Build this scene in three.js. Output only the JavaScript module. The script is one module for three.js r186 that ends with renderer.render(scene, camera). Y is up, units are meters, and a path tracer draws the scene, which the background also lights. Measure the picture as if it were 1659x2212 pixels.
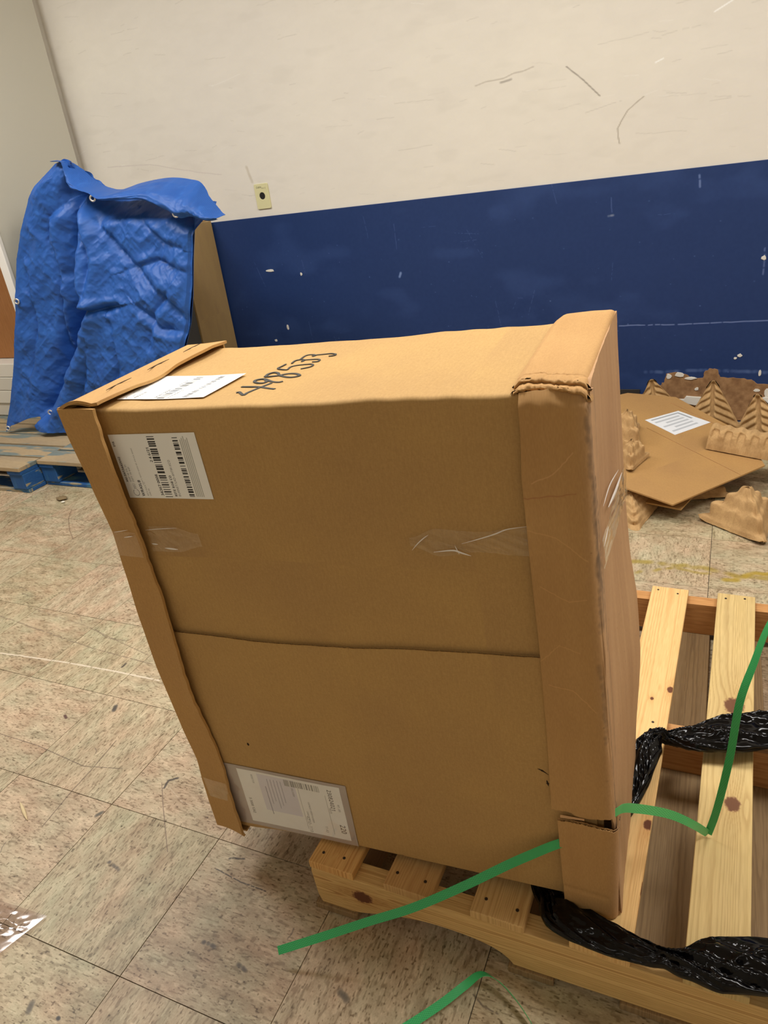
import * as THREE from 'three';
import { mergeGeometries } from 'three/addons/utils/BufferGeometryUtils.js';
import { RoundedBoxGeometry } from 'three/addons/geometries/RoundedBoxGeometry.js';
import { RectAreaLightUniformsLib } from 'three/addons/lights/RectAreaLightUniformsLib.js';

/* ------------------------------------------------------------------ camera, light, exposure */
const scene = new THREE.Scene();
scene.background = new THREE.Color(0x000000);
const camera = new THREE.PerspectiveCamera(71.197, 1659 / 2212, 0.05, 40);
camera.rotation.order = 'YXZ';
camera.position.set(0, 1.2427, 0);
camera.rotation.set(THREE.MathUtils.degToRad(-25.66), THREE.MathUtils.degToRad(27.17), THREE.MathUtils.degToRad(-7.82));
scene.add(camera);
const renderer = new THREE.WebGLRenderer({ antialias: true });
renderer.toneMapping = THREE.LinearToneMapping;
renderer.toneMappingExposure = 2.95;
renderer.shadowMap.enabled = true;
RectAreaLightUniformsLib.init();
const LAMP = { power: 7.0, color: new THREE.Color(1.0, 0.975, 0.945), w: 1.16, h: 0.56, y: 2.93 };
const LAMPS = [[-3.0, -1.45, 1], [-0.9, -1.45, 1], [1.2, -1.45, 1], [-3.0, 2.6, 0.2], [-0.9, 2.6, 0.2], [1.2, 2.6, 0.2]];
const ROOM = { x0: -5.6, x1: 2.8, z0: -3.45, z1: 4.6, h: 3.0 };

/* ------------------------------------------------------------------ helpers */
function rng(seed) { let a = seed >>> 0; return () => { a = (a + 0x6D2B79F5) | 0; let t = Math.imul(a ^ (a >>> 15), 1 | a); t = (t + Math.imul(t ^ (t >>> 7), 61 | t)) ^ t; return ((t ^ (t >>> 14)) >>> 0) / 4294967296; }; }
const LAT = (() => { const r = rng(77), a = new Float32Array(65536); for (let i = 0; i < 65536; i++) a[i] = r(); return a; })();
function vn(x, y) { // value noise, 0..1
  const xi = Math.floor(x), yi = Math.floor(y); let fx = x - xi, fy = y - yi; fx = fx * fx * (3 - 2 * fx); fy = fy * fy * (3 - 2 * fy);
  const a = xi & 255, b = (xi + 1) & 255, c = (yi & 255) << 8, d = ((yi + 1) & 255) << 8;
  const p = LAT[a | c], q = LAT[b | c], r = LAT[a | d], s = LAT[b | d];
  return p + (q - p) * fx + (r - p + (p - q - r + s) * fx) * fy;
}
const fbm = (x, y, o = 3) => { let v = 0, a = 0.5, t = 0; for (let i = 0; i < o; i++) { v += a * vn(x, y); t += a; x = x * 2.03 + 17.3; y = y * 2.03 + 9.1; a *= 0.5; } return v / t; };
const ridge = (x, y, o = 3) => { let v = 0, a = 0.5, t = 0; for (let i = 0; i < o; i++) { v += a * (1 - Math.abs(2 * vn(x, y) - 1)); t += a; x = x * 2.1 + 5.7; y = y * 2.1 + 31.1; a *= 0.5; } return v / t; };
const hash2 = (i, j) => LAT[((i * 73 + j * 151 + 40000) & 65535)];
const clamp = (x, a = 0, b = 1) => Math.min(b, Math.max(a, x));
const sst = (a, b, x) => { const t = clamp((x - a) / (b - a)); return t * t * (3 - 2 * t); };
const mix = (a, b, t) => a + (b - a) * t;
const V = (x, y, z) => new THREE.Vector3(x, y, z);
function lut(pts) { // piecewise-linear lookup (smoothed)
  return (x) => { if (x <= pts[0][0]) return pts[0][1]; for (let i = 1; i < pts.length; i++) if (x <= pts[i][0]) { const t = (x - pts[i - 1][0]) / (pts[i][0] - pts[i - 1][0]); return mix(pts[i - 1][1], pts[i][1], t * t * (3 - 2 * t) * 0.5 + t * 0.5); } return pts[pts.length - 1][1]; };
}
function polyAt(pts, t) { // point on a 3-D polyline by normalised chord length (Catmull-Rom)
  if (!pts.curve) pts.curve = new THREE.CatmullRomCurve3(pts.map((p) => V(...p)), false, 'centripetal');
  return pts.curve.getPoint(clamp(t));
}
function distPoly(x, y, pts) { // distance to 2-D polyline and signed side
  let best = 1e9, side = 1, at = 0;
  for (let i = 1; i < pts.length; i++) {
    const [ax, ay] = pts[i - 1], [bx, by] = pts[i], dx = bx - ax, dy = by - ay, t = clamp(((x - ax) * dx + (y - ay) * dy) / (dx * dx + dy * dy));
    const ex = x - ax - dx * t, ey = y - ay - dy * t, d = Math.hypot(ex, ey);
    if (d < best) { best = d; side = Math.sign(dx * ey - dy * ex) || 1; at = (i - 1 + t) / (pts.length - 1); }
  }
  return [best, side, at];
}

/* a closed sheet of thickness th over a surface P(s,t) */
function slab(P, nu, nv, th, uvf) {
  const pos = [], nor = [], W = nu + 1, H = nv + 1, p = [];
  for (let j = 0; j < H; j++) for (let i = 0; i < W; i++) p.push(V(...P(i / nu, j / nv)));
  const at = (i, j) => p[clamp(j, 0, nv) * W + clamp(i, 0, nu)];
  const N = [];
  for (let j = 0; j < H; j++) for (let i = 0; i < W; i++) {
    const du = at(i + 1, j).clone().sub(at(i - 1, j)), dv = at(i, j + 1).clone().sub(at(i, j - 1));
    N.push(du.cross(dv).normalize());
  }
  const su = new Float32Array(W), sv = new Float32Array(H), mj = nv >> 1, mi = nu >> 1;
  for (let i = 1; i < W; i++) su[i] = su[i - 1] + at(i, mj).distanceTo(at(i - 1, mj));
  for (let j = 1; j < H; j++) sv[j] = sv[j - 1] + at(mi, j).distanceTo(at(mi, j - 1));
  const uv = [], idx = [];
  const put = (q, n, a, b) => { pos.push(q.x, q.y, q.z); nor.push(n.x, n.y, n.z); uv.push(a, b); return pos.length / 3 - 1; };
  const UV = (i, j) => (uvf ? uvf(i / nu, j / nv, p[j * W + i]) : [su[i], sv[j]]);
  for (const f of [0, 1]) {
    const b0 = pos.length / 3;
    for (let j = 0; j < H; j++) for (let i = 0; i < W; i++) { const k = j * W + i, n = N[k]; const q = f ? p[k].clone().addScaledVector(n, -th) : p[k]; put(q, f ? n.clone().negate() : n, ...UV(i, j)); }
    for (let j = 0; j < nv; j++) for (let i = 0; i < nu; i++) { const a = b0 + j * W + i, b = a + 1, c = a + W, d = c + 1; f ? idx.push(a, c, b, b, c, d) : idx.push(a, b, c, b, d, c); }
  }
  const rim = (list) => {
    for (let m = 0; m + 1 < list.length; m++) {
      const [i, j] = list[m], [k, l] = list[m + 1], A = p[j * W + i], B = p[l * W + k], nA = N[j * W + i], nB = N[l * W + k];
      const A2 = A.clone().addScaledVector(nA, -th), B2 = B.clone().addScaledVector(nB, -th);
      const n = B.clone().sub(A).cross(nA).normalize();
      const [ua, va] = UV(i, j), [ub, vb] = UV(k, l);
      const a = put(A, n, ua, va), b = put(B, n, ub, vb), c = put(A2, n, ua + th, va + th), d = put(B2, n, ub + th, vb + th);
      idx.push(a, c, b, b, c, d);
    }
  };
  const r1 = [], r2 = [], r3 = [], r4 = [];
  for (let i = 0; i < W; i++) { r1.push([i, 0]); r3.push([nu - i, nv]); }
  for (let j = 0; j < H; j++) { r2.push([nu, j]); r4.push([0, nv - j]); }
  rim(r1); rim(r2); rim(r3); rim(r4);
  const g = new THREE.BufferGeometry();
  g.setAttribute('position', new THREE.Float32BufferAttribute(pos, 3)); g.setAttribute('normal', new THREE.Float32BufferAttribute(nor, 3)); g.setAttribute('uv', new THREE.Float32BufferAttribute(uv, 2)); g.setIndex(idx);
  return g;
}
/* closed tube of free cross-section: P(s, angle) */
function tube(P, nu, nv, cap = true) {
  const pos = [], uv = [], idx = [], W = nv + 1;
  for (let i = 0; i <= nu; i++) for (let j = 0; j <= nv; j++) { const q = P(i / nu, (j % nv) / nv * Math.PI * 2); pos.push(...q); uv.push(i / nu, j / nv); }
  for (let i = 0; i < nu; i++) for (let j = 0; j < nv; j++) { const a = i * W + j, b = a + 1, c = a + W, d = c + 1; idx.push(a, b, c, b, d, c); }
  if (cap) for (const i of [0, nu]) {
    let x = 0, y = 0, z = 0; for (let j = 0; j < nv; j++) { x += pos[(i * W + j) * 3]; y += pos[(i * W + j) * 3 + 1]; z += pos[(i * W + j) * 3 + 2]; }
    const c = pos.length / 3; pos.push(x / nv, y / nv, z / nv); uv.push(0.5, 0.5);
    for (let j = 0; j < nv; j++) i ? idx.push(c, i * W + j, i * W + j + 1) : idx.push(c, i * W + j + 1, i * W + j);
  }
  const g = new THREE.BufferGeometry();
  g.setAttribute('position', new THREE.Float32BufferAttribute(pos, 3)); g.setAttribute('uv', new THREE.Float32BufferAttribute(uv, 2)); g.setIndex(idx); g.computeVertexNormals();
  return g;
}
const taken = {};
function numbered(name) { const k = taken[name] = (taken[name] ?? -1) + 1; return k ? `${name}_${String(k).padStart(3, '0')}` : name; }
function mesh(name, geo, mat, parent) {
  const m = new THREE.Mesh(geo, mat); m.name = parent && parent !== scene ? name : numbered(name);
  if (parent && parent !== scene) { const n = parent.children.filter((c) => c.name === name || c.name.startsWith(name + '_0')).length; if (n) m.name = `${name}_${String(n).padStart(3, '0')}`; }
  m.castShadow = m.receiveShadow = true; (parent || scene).add(m); return m;
}
function thing(name, label, category, pos = [0, 0, 0], group) {
  const o = new THREE.Group(); o.name = numbered(name); o.position.set(...pos); scene.add(o);
  o.userData = { label, category }; if (group) o.userData.group = group; return o;
}
function struct(name, geo, mat, label) { const m = mesh(name, geo, mat); m.userData = { kind: 'structure', label, category: name.split('_')[0] }; return m; }
const box = (x0, x1, y0, y1, z0, z1) => { const g = new THREE.BoxGeometry(x1 - x0, y1 - y0, z1 - z0); g.translate((x0 + x1) / 2, (y0 + y1) / 2, (z0 + z1) / 2); return g; };
function rbox(x0, x1, y0, y1, z0, z1, r = 0.002) { const g = new RoundedBoxGeometry(x1 - x0, y1 - y0, z1 - z0, 2, r); g.translate((x0 + x1) / 2, (y0 + y1) / 2, (z0 + z1) / 2); return g; }
/* uv in metres: along = main axis; the other coordinate runs across */
function grainUV(g, along, o = [0, 0, 0]) {
  g = g.index ? g.toNonIndexed() : g; const p = g.attributes.position, n = g.attributes.normal, uv = new Float32Array(p.count * 2);
  for (let i = 0; i < p.count; i += 3) {
    let nx = 0, ny = 0, nz = 0; for (let k = 0; k < 3; k++) { nx += Math.abs(n.getX(i + k)); ny += Math.abs(n.getY(i + k)); nz += Math.abs(n.getZ(i + k)); }
    for (let k = 0; k < 3; k++) {
      const q = [p.getX(i + k) - o[0], p.getY(i + k) - o[1], p.getZ(i + k) - o[2]]; let u, v;
      if (along === 'x') { u = q[0]; v = ny >= nz ? q[2] : q[1] + 0.11; if (nx > ny && nx > nz) { u = q[1] * 0.4; v = q[2]; } }
      else if (along === 'z') { u = q[2]; v = ny >= nx ? q[0] : q[1] + 0.11; if (nz > ny && nz > nx) { u = q[1] * 0.4; v = q[0]; } }
      else { u = q[1]; v = nz >= nx ? q[0] : q[2]; }
      uv[(i + k) * 2] = u; uv[(i + k) * 2 + 1] = v;
    }
  }
  g.setAttribute('uv', new THREE.BufferAttribute(uv, 2)); return g;
}

/* raster: sRGB float image computed per pixel, with soft strokes */
class Raster {
  constructor(w, h, fn) { this.w = w; this.h = h; this.d = new Float32Array(w * h * 3); if (fn) for (let y = 0, k = 0; y < h; y++) for (let x = 0; x < w; x++, k += 3) { const c = fn(x, y); this.d[k] = c[0]; this.d[k + 1] = c[1]; this.d[k + 2] = c[2]; } }
  dab(x, y, r, col, a) {
    const x0 = Math.max(0, Math.floor(x - r)), x1 = Math.min(this.w - 1, Math.ceil(x + r)), y0 = Math.max(0, Math.floor(y - r)), y1 = Math.min(this.h - 1, Math.ceil(y + r));
    for (let j = y0; j <= y1; j++) for (let i = x0; i <= x1; i++) { const q = Math.hypot(i - x, j - y) / r; if (q >= 1) continue; const b = a * (1 - q * q), k = (j * this.w + i) * 3; for (let c = 0; c < 3; c++) this.d[k + c] += (col[c] - this.d[k + c]) * b; }
  }
  stroke(pts, r, col, a, wob = 0, gap = 0) {
    for (let i = 1; i < pts.length; i++) {
      const [ax, ay] = pts[i - 1], [bx, by] = pts[i], L = Math.hypot(bx - ax, by - ay), n = Math.max(1, Math.ceil(L / Math.max(0.5, r * 0.6)));
      for (let m = 0; m < n; m++) { const t = m / n, x = mix(ax, bx, t), y = mix(ay, by, t); if (gap && vn(x * 0.31, y * 0.31) < gap) continue; this.dab(x + (vn(x * 0.1, y * 0.13) - 0.5) * wob, y + (vn(y * 0.12, x * 0.1) - 0.5) * wob, Math.max(0.75, r), col, a); }
    }
  }
  tex(srgb = true, rep = true) {
    const n = this.w * this.h, b = new Uint8Array(n * 4); for (let i = 0; i < n; i++) { b[i * 4] = clamp(this.d[i * 3], 0, 255); b[i * 4 + 1] = clamp(this.d[i * 3 + 1], 0, 255); b[i * 4 + 2] = clamp(this.d[i * 3 + 2], 0, 255); b[i * 4 + 3] = 255; }
    const t = new THREE.DataTexture(b, this.w, this.h, THREE.RGBAFormat); t.magFilter = THREE.LinearFilter; t.minFilter = THREE.LinearMipmapLinearFilter; t.generateMipmaps = true;
    if (rep) t.wrapS = t.wrapT = THREE.RepeatWrapping; if (srgb) t.colorSpace = THREE.SRGBColorSpace; t.needsUpdate = true; return t;
  }
}
const std = (o) => new THREE.MeshStandardMaterial({ roughness: 0.8, metalness: 0, ...o });
const phys = (o) => new THREE.MeshPhysicalMaterial({ roughness: 0.5, metalness: 0, ...o });

/* ------------------------------------------------------------------ floor */
const TILE = 0.3048, TX = -1.2019, TZ = -0.4700;
const beigeA = [181, 163, 132], beigeB = [184, 164, 134], beigeC = [178, 162, 130];
function floorColour(x, z) {
  const k = Math.floor((x - TX) / TILE), m = Math.floor((z - TZ) / TILE), h = hash2(k, m), h2 = hash2(m + 9, k - 4), flip = (k + m) & 1;
  let a = x + h * 31, b = z + h2 * 17; if (flip) { const t = a; a = b; b = t; }
  const base = h < 0.34 ? beigeA : h < 0.67 ? beigeB : beigeC;
  const cloud = fbm(a * 22, b * 55, 3), flake = vn(a * 105, b * 330), flake2 = vn(a * 80 + 40, b * 260 + 7), fine = vn(a * 420, b * 900), pink = fbm(a * 16 + 3, b * 26, 3);
  let L = (h2 - 0.5) * 5 + (cloud - 0.5) * 44 + (fine - 0.5) * 18;
  L -= 32 * sst(0.60, 0.88, flake); L += 14 * sst(0.62, 0.9, flake2);
  const speck = vn(a * 170 + 9, b * 420 + 4); L -= 56 * sst(0.79, 0.93, speck);
  const grime = fbm(x * 2.6 + 7, z * 2.6 + 3, 3); L -= 20 * sst(0.5, 0.85, grime);
  return [base[0] + L + 11 * (pink - 0.5), base[1] + L * 1.0 - 9 * (pink - 0.5), base[2] + L * 0.95 - 8 * (pink - 0.5)];
}
const DARK = [62, 54, 46], PALE = [222, 208, 186];
const SCUFFS = [ // [points x,z ; half width m ; colour ; alpha ; wobble ; gaps]
  [[[-2.6, -1.13], [-2.025, -1.144], [-1.910, -1.155], [-1.742, -1.166], [-1.561, -1.173], [-1.394, -1.175]], 0.004, PALE, 0.8, 2, 0.2],
  [[[-1.345, -0.943], [-1.334, -0.848], [-1.330, -0.775], [-1.317, -0.674]], 0.0013, [92, 74, 58], 0.75, 0, 0],
  [[[-2.223, -1.308], [-1.961, -1.276], [-1.725, -1.246], [-1.468, -1.231]], 0.003, [120, 104, 84], 0.5, 2, 0.35],
  [[[-2.167, -1.381], [-1.859, -1.341], [-1.515, -1.265]], 0.0025, [120, 104, 84], 0.4, 2, 0.35],
  [[[-1.691, -0.868], [-1.547, -0.866], [-1.364, -0.847], [-1.257, -0.871]], 0.0015, [98, 82, 66], 0.6, 1, 0.2],
  [[[-1.129, -0.865], [-1.080, -0.810], [-0.986, -0.712]], 0.0012, [110, 90, 74], 0.6, 1, 0],
  [[[-0.860, -0.712], [-0.792, -0.703], [-0.731, -0.702]], 0.0016, DARK, 0.6, 2, 0.2],
  [[[-1.446, -1.050], [-1.436, -1.030]], 0.008, [66, 60, 54], 0.7, 0, 0], [[[-1.099, -0.889], [-1.117, -0.876], [-1.112, -0.849]], 0.004, DARK, 0.6, 3, 0.2],
  [[[-1.208, -0.749], [-1.216, -0.735]], 0.006, [84, 78, 64], 0.7, 0, 0], [[[-1.094, -0.651], [-1.057, -0.642]], 0.005, DARK, 0.55, 4, 0.4],
  [[[-0.789, -0.576], [-0.762, -0.575]], 0.005, DARK, 0.6, 4, 0.3], [[[-1.018, -0.380], [-1.010, -0.363]], 0.007, [84, 76, 62], 0.6, 4, 0.2], [[[-0.507, -0.584], [-0.488, -0.570]], 0.007, [92, 84, 72], 0.55, 6, 0.2],
  [[[-1.556, -1.212], [-1.556, -1.192]], 0.005, DARK, 0.6, 0, 0], [[[-1.565, -0.978], [-1.549, -0.969]], 0.005, [80, 52, 44], 0.7, 0, 0], [[[-0.702, -0.563], [-0.678, -0.556]], 0.005, DARK, 0.4, 4, 0.3],
  [[[-0.847, -0.741], [-0.843, -0.744], [-0.814, -0.751]], 0.003, DARK, 0.5, 2, 0.2], [[[-0.953, -0.377], [-0.948, -0.376]], 0.004, [40, 36, 32], 0.8, 0, 0],
  [[[-2.672, -2.079], [-2.606, -1.996], [-2.504, -1.903], [-2.413, -1.836]], 0.002, [110, 88, 68], 0.6, 0, 0],
  [[[-0.35, -2.10], [-0.205, -2.105], [-0.135, -2.111], [-0.053, -2.111], [0.027, -2.099], [0.104, -2.080], [0.177, -2.082], [0.4, -2.06]], 0.016, [150, 128, 42], 0.34, 8, 0.33],
  [[[-0.3, -2.03], [-0.198, -2.043], [-0.092, -2.085], [0.028, -2.077]], 0.010, [150, 128, 42], 0.32, 6, 0.4], [[[0.06, -2.05], [0.092, -2.058], [0.129, -2.099], [0.178, -2.115], [0.4, -2.13]], 0.014, [168, 140, 36], 0.45, 8, 0.3],
  [[[-0.20, -0.70], [-0.13, -0.685], [-0.09, -0.672]], 0.022, [104, 92, 78], 0.10, 6, 0.2],
];
{ const r = rng(5); for (let i = 0; i < 150; i++) { const x = -3.4 + r() * 4, z = -2.2 + r() * 2, a = r() * 6.28, L = 0.012 + r() * r() * 0.2; const dark = r() < 0.75; SCUFFS.push([[[x, z], [x + Math.cos(a) * L * 0.5, z + Math.sin(a) * L * 0.5], [x + Math.cos(a + 0.2) * L, z + Math.sin(a + 0.2) * L]], 0.0008 + r() * 0.0016, dark ? [104, 90, 74] : [214, 200, 178], 0.2 + r() * 0.35, 2, 0.2]); } }
function floorTexture(x0, z0, sx, sz, n) {
  const R = new Raster(n, n, (i, j) => floorColour(x0 + (i + 0.5) / n * sx, z0 + (j + 0.5) / n * sz));
  for (const [pts, w, c, a, wob, gap] of SCUFFS) R.stroke(pts.map(([x, z]) => [(x - x0) / sx * n, (z - z0) / sz * n]), w / sx * n, c, a, wob, gap);
  return R.tex(true, false);
}
const FREG = [ // world regions with a texture of their own; the last one is the whole floor
  { x0: TX - 2 * TILE, z0: TZ - 3 * TILE, s: 4 * TILE, n: 2048 }, { x0: TX + 2 * TILE, z0: TZ - 3 * TILE, s: 4 * TILE, n: 1536 }, { x0: TX - 8 * TILE, z0: -3.6, s: 4.9, n: 2048 }];
for (const f of FREG) f.m = std({ map: floorTexture(f.x0, f.z0, f.s, f.s, f.n), roughness: 0.46 });
const slabMat = std({ color: 0x4a4036, roughness: 0.9 });
const floor = struct('floor', box(ROOM.x0 - 0.1, ROOM.x1 + 0.1, -0.12, -0.0035, ROOM.z0 - 0.1, ROOM.z1 + 0.1), slabMat, 'worn beige vinyl tile floor with dark scuffs');
{
  const rest = [];
  for (let k = -15; k < 14; k++) for (let m = -10; m < 17; m++) {
    const x0 = Math.max(TX + k * TILE, ROOM.x0), x1 = Math.min(TX + (k + 1) * TILE, ROOM.x1), z0 = Math.max(TZ + m * TILE, ROOM.z0), z1 = Math.min(TZ + (m + 1) * TILE, ROOM.z1);
    if (x1 - x0 < 0.01 || z1 - z0 < 0.01) continue;
    const g = box(x0 + 0.0008, x1 - 0.0008, -0.0035, -(hash2(k + 50, m) * 0.0003), z0 + 0.0008, z1 - 0.0008), p = g.attributes.position, cx = (x0 + x1) / 2, cz = (z0 + z1) / 2;
    const own = k >= -9 && k <= 4 && m >= -10 && m <= 1;
    const f = FREG.find((q) => cx > q.x0 && cx < q.x0 + q.s && cz > q.z0 && cz < q.z0 + q.s);
    const q = f || { x0: x0, z0: z0, s: 1.2 };
    const uv = g.attributes.uv; for (let i = 0; i < p.count; i++) uv.setXY(i, (p.getX(i) - q.x0) / q.s, (p.getZ(i) - q.z0) / q.s);
    if (own && f) mesh('floor_tile', g, f.m, floor); else { if (!f) for (let i = 0; i < p.count; i++) uv.setXY(i, 0.1 + uv.getX(i), 0.1 + uv.getY(i)); rest.push(g); }
  }
  const t = mesh('tile_field', mergeGeometries(rest), FREG[0].m, floor); t.userData.kind = 'stuff';
}

/* ------------------------------------------------------------------ walls, ceiling */
const DADO = 1.079;
const wallPaint = (() => { // world region x -5.6..2.8, y 1.08..3.0
  const n = 2048, h = 640, x0 = -5.6, sx = 8.4, y0 = 1.0, sy = 2.0;
  const R = new Raster(n, h, (i, j) => { const x = x0 + i / n * sx, y = y0 + j / h * sy; const c = fbm(x * 1.7, y * 2.6, 4) - 0.5, d = fbm(x * 14, y * 30, 3) - 0.5, mk = sst(0.66, 0.8, fbm(x * 5, y * 16, 3)); const L = c * 9 + d * 5 - mk * 3.5; return [226 + L, 220 + L, 208 + L * 1.05 - c * 4]; });
  const W = (p) => p.map(([x, y]) => [(x - x0) / sx * n, (y - y0) / sy * h]);
  return { R, W, n };
})();
{
  const r = rng(12), { R, W } = wallPaint;
  for (let i = 0; i < 190; i++) { const x = -3.4 + r() * 3.8, y = 1.1 + r() * 1.1, a = (r() - 0.5) * 0.5, L = 0.02 + r() * r() * 0.22; R.stroke(W([[x, y], [x + L * Math.cos(a), y + L * Math.sin(a)]]), 0.7, r() < 0.8 ? [186, 179, 166] : [244, 242, 236], 0.06 + 0.16 * r(), 2, 0.1); }
  R.stroke(W([[-0.665, 1.51], [-0.60, 1.455], [-0.53, 1.385]]), 0.8, [146, 138, 124], 0.75, 0, 0);
  R.stroke(W([[-1.05, 1.50], [-0.93, 1.51], [-0.80, 1.53]]), 1.1, [178, 168, 152], 0.4, 2, 0); R.stroke(W([[-0.94, 1.495], [-0.89, 1.50]]), 1.8, [150, 142, 130], 0.4, 1, 0);
  R.stroke(W([[-0.36, 1.36], [-0.42, 1.32], [-0.46, 1.26], [-0.45, 1.2]]), 0.8, [168, 158, 140], 0.6, 1, 0);
  R.stroke(W([[-0.12, 1.6], [-0.05, 1.63]]), 1, [250, 250, 246], 0.8, 0, 0); R.stroke(W([[-0.32, 1.47], [-0.29, 1.48]]), 1, [250, 250, 246], 0.8, 0, 0);
  R.stroke(W([[-3.2, 1.42], [-2.9, 1.40], [-2.6, 1.33], [-2.45, 1.30]]), 1.0, [206, 197, 188], 0.5, 1, 0);
  R.stroke(W([[-2.29, 1.32], [-2.27, 1.24]]), 2.5, [200, 190, 172], 0.5, 1, 0.2);
}
const wallTex = wallPaint.R.tex(true, false);
const whiteWall = std({ map: wallTex, roughness: 0.62 });
const plainWhite = std({ color: 0xe2ddd0, roughness: 0.7 });
const planeUV = (g, f) => { const p = g.attributes.position, uv = g.attributes.uv; for (let i = 0; i < p.count; i++) uv.setXY(i, ...f(p.getX(i), p.getY(i), p.getZ(i))); return g; };
const wallBack = struct('wall_back', planeUV(box(ROOM.x0, ROOM.x1, 0, ROOM.h, ROOM.z0 - 0.14, ROOM.z0), (x, y) => [(x + 5.6) / 8.4, (y - 1) / 2]), whiteWall, 'scuffed off-white painted wall with a blue lower half');
struct('wall_left', box(ROOM.x0 - 0.14, ROOM.x0, 0, ROOM.h, ROOM.z0 - 0.14, ROOM.z1 + 0.14), plainWhite, 'plain off-white side wall');
struct('wall_right', box(ROOM.x1, ROOM.x1 + 0.14, 0, ROOM.h, ROOM.z0 - 0.14, ROOM.z1 + 0.14), plainWhite, 'plain off-white side wall');
struct('wall_front', box(ROOM.x0, ROOM.x1, 0, ROOM.h, ROOM.z1, ROOM.z1 + 0.14), plainWhite, 'plain off-white wall behind the viewer');
struct('ceiling', box(ROOM.x0 - 0.14, ROOM.x1 + 0.14, ROOM.h, ROOM.h + 0.12, ROOM.z0 - 0.14, ROOM.z1 + 0.14), std({ color: 0xe4e0d6, roughness: 0.9 }), 'white ceiling');
const dadoTex = (() => {
  const n = 2048, h = 512, x0 = -4.0, sx = 5.0, sy = 1.1;
  const R = new Raster(n, h, (i, j) => { const x = x0 + i / n * sx, y = j / h * sy, c = fbm(x * 1.6, y * 2.2, 3) - 0.5, f = vn(x * 90, y * 90) - 0.5, sm = sst(0.62, 0.8, fbm(x * 3.3 + 9, y * 6, 3)); const L = c * 8 + f * 3 + sm * 9; return [32 + L, 55 + L, 103 + L * 1.2]; });
  const W = (p) => p.map(([x, y]) => [(x - x0) / sx * n, y / sy * h]), r = rng(31);
  for (let i = 0; i < 120; i++) { const x = -2.5 + r() * 3, y = 0.2 + r() * 0.8; R.dab(...W([[x, y]])[0], 0.8 + r() * 1.3, [120, 138, 182], 0.25 + 0.4 * r()); }
  for (let i = 0; i < 26; i++) { const x = -2.4 + r() * 2.8, y = 0.3 + r() * 0.7, L = 0.03 + r() * 0.14, a = r() < 0.6 ? 1.57 + (r() - 0.5) : (r() - 0.5) * 0.3; R.stroke(W([[x, y], [x + Math.cos(a) * L, y + Math.sin(a) * L]]), 0.8, [92, 110, 160], 0.3, 1, 0.4); }
  R.stroke(W([[-0.50, 0.448], [-0.404, 0.451], [-0.155, 0.449], [0.17, 0.454], [0.8, 0.455]]), 1.6, [128, 142, 186], 0.6, 1, 0.2);
  R.stroke(W([[-1.50, 0.73], [-1.49, 0.755]]), 3.5, [128, 150, 196], 0.65, 2, 0.3); R.stroke(W([[-0.135, 1.05], [-0.13, 1.0]]), 2.4, [116, 134, 180], 0.55, 1, 0.2); R.stroke(W([[-0.49, 0.925], [-0.465, 0.928]]), 3, [130, 138, 160], 0.55, 1, 0.2); R.stroke(W([[-0.475, 0.94], [-0.48, 1.0]]), 1.4, [70, 90, 140], 0.6, 1, 0.2);
  R.stroke(W([[-1.5, 0.98], [-1.5, 0.86]]), 1, [70, 90, 140], 0.6, 1, 0.3); R.stroke(W([[-0.32, 0.23], [-0.12, 0.24], [0.2, 0.23]]), 5, [84, 104, 150], 0.5, 3, 0.4); R.stroke(W([[0.13, 0.75], [0.13, 0.64]]), 2, [96, 112, 158], 0.5, 2, 0.3);
  return R.tex(true, false);
})();
const dado = mesh('dado_panel', planeUV(rbox(ROOM.x0 + 0.002, ROOM.x1 - 0.002, 0.0, DADO, ROOM.z0 - 0.004, ROOM.z0 + 0.006, 0.002), (x, y) => [(x + 4) / 5, y / 1.1]), phys({ map: dadoTex, roughness: 0.55, specularIntensity: 0.6 }), wallBack);
dado.userData.label = 'dark blue painted lower wall panel';
mesh('cove_base', rbox(ROOM.x0 + 0.002, -0.335, 0.0, 0.152, ROOM.z0 + 0.006, ROOM.z0 + 0.012, 0.002), std({ color: 0x2a2623, roughness: 0.6 }), wallBack).userData.label = 'black rubber base strip';
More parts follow.
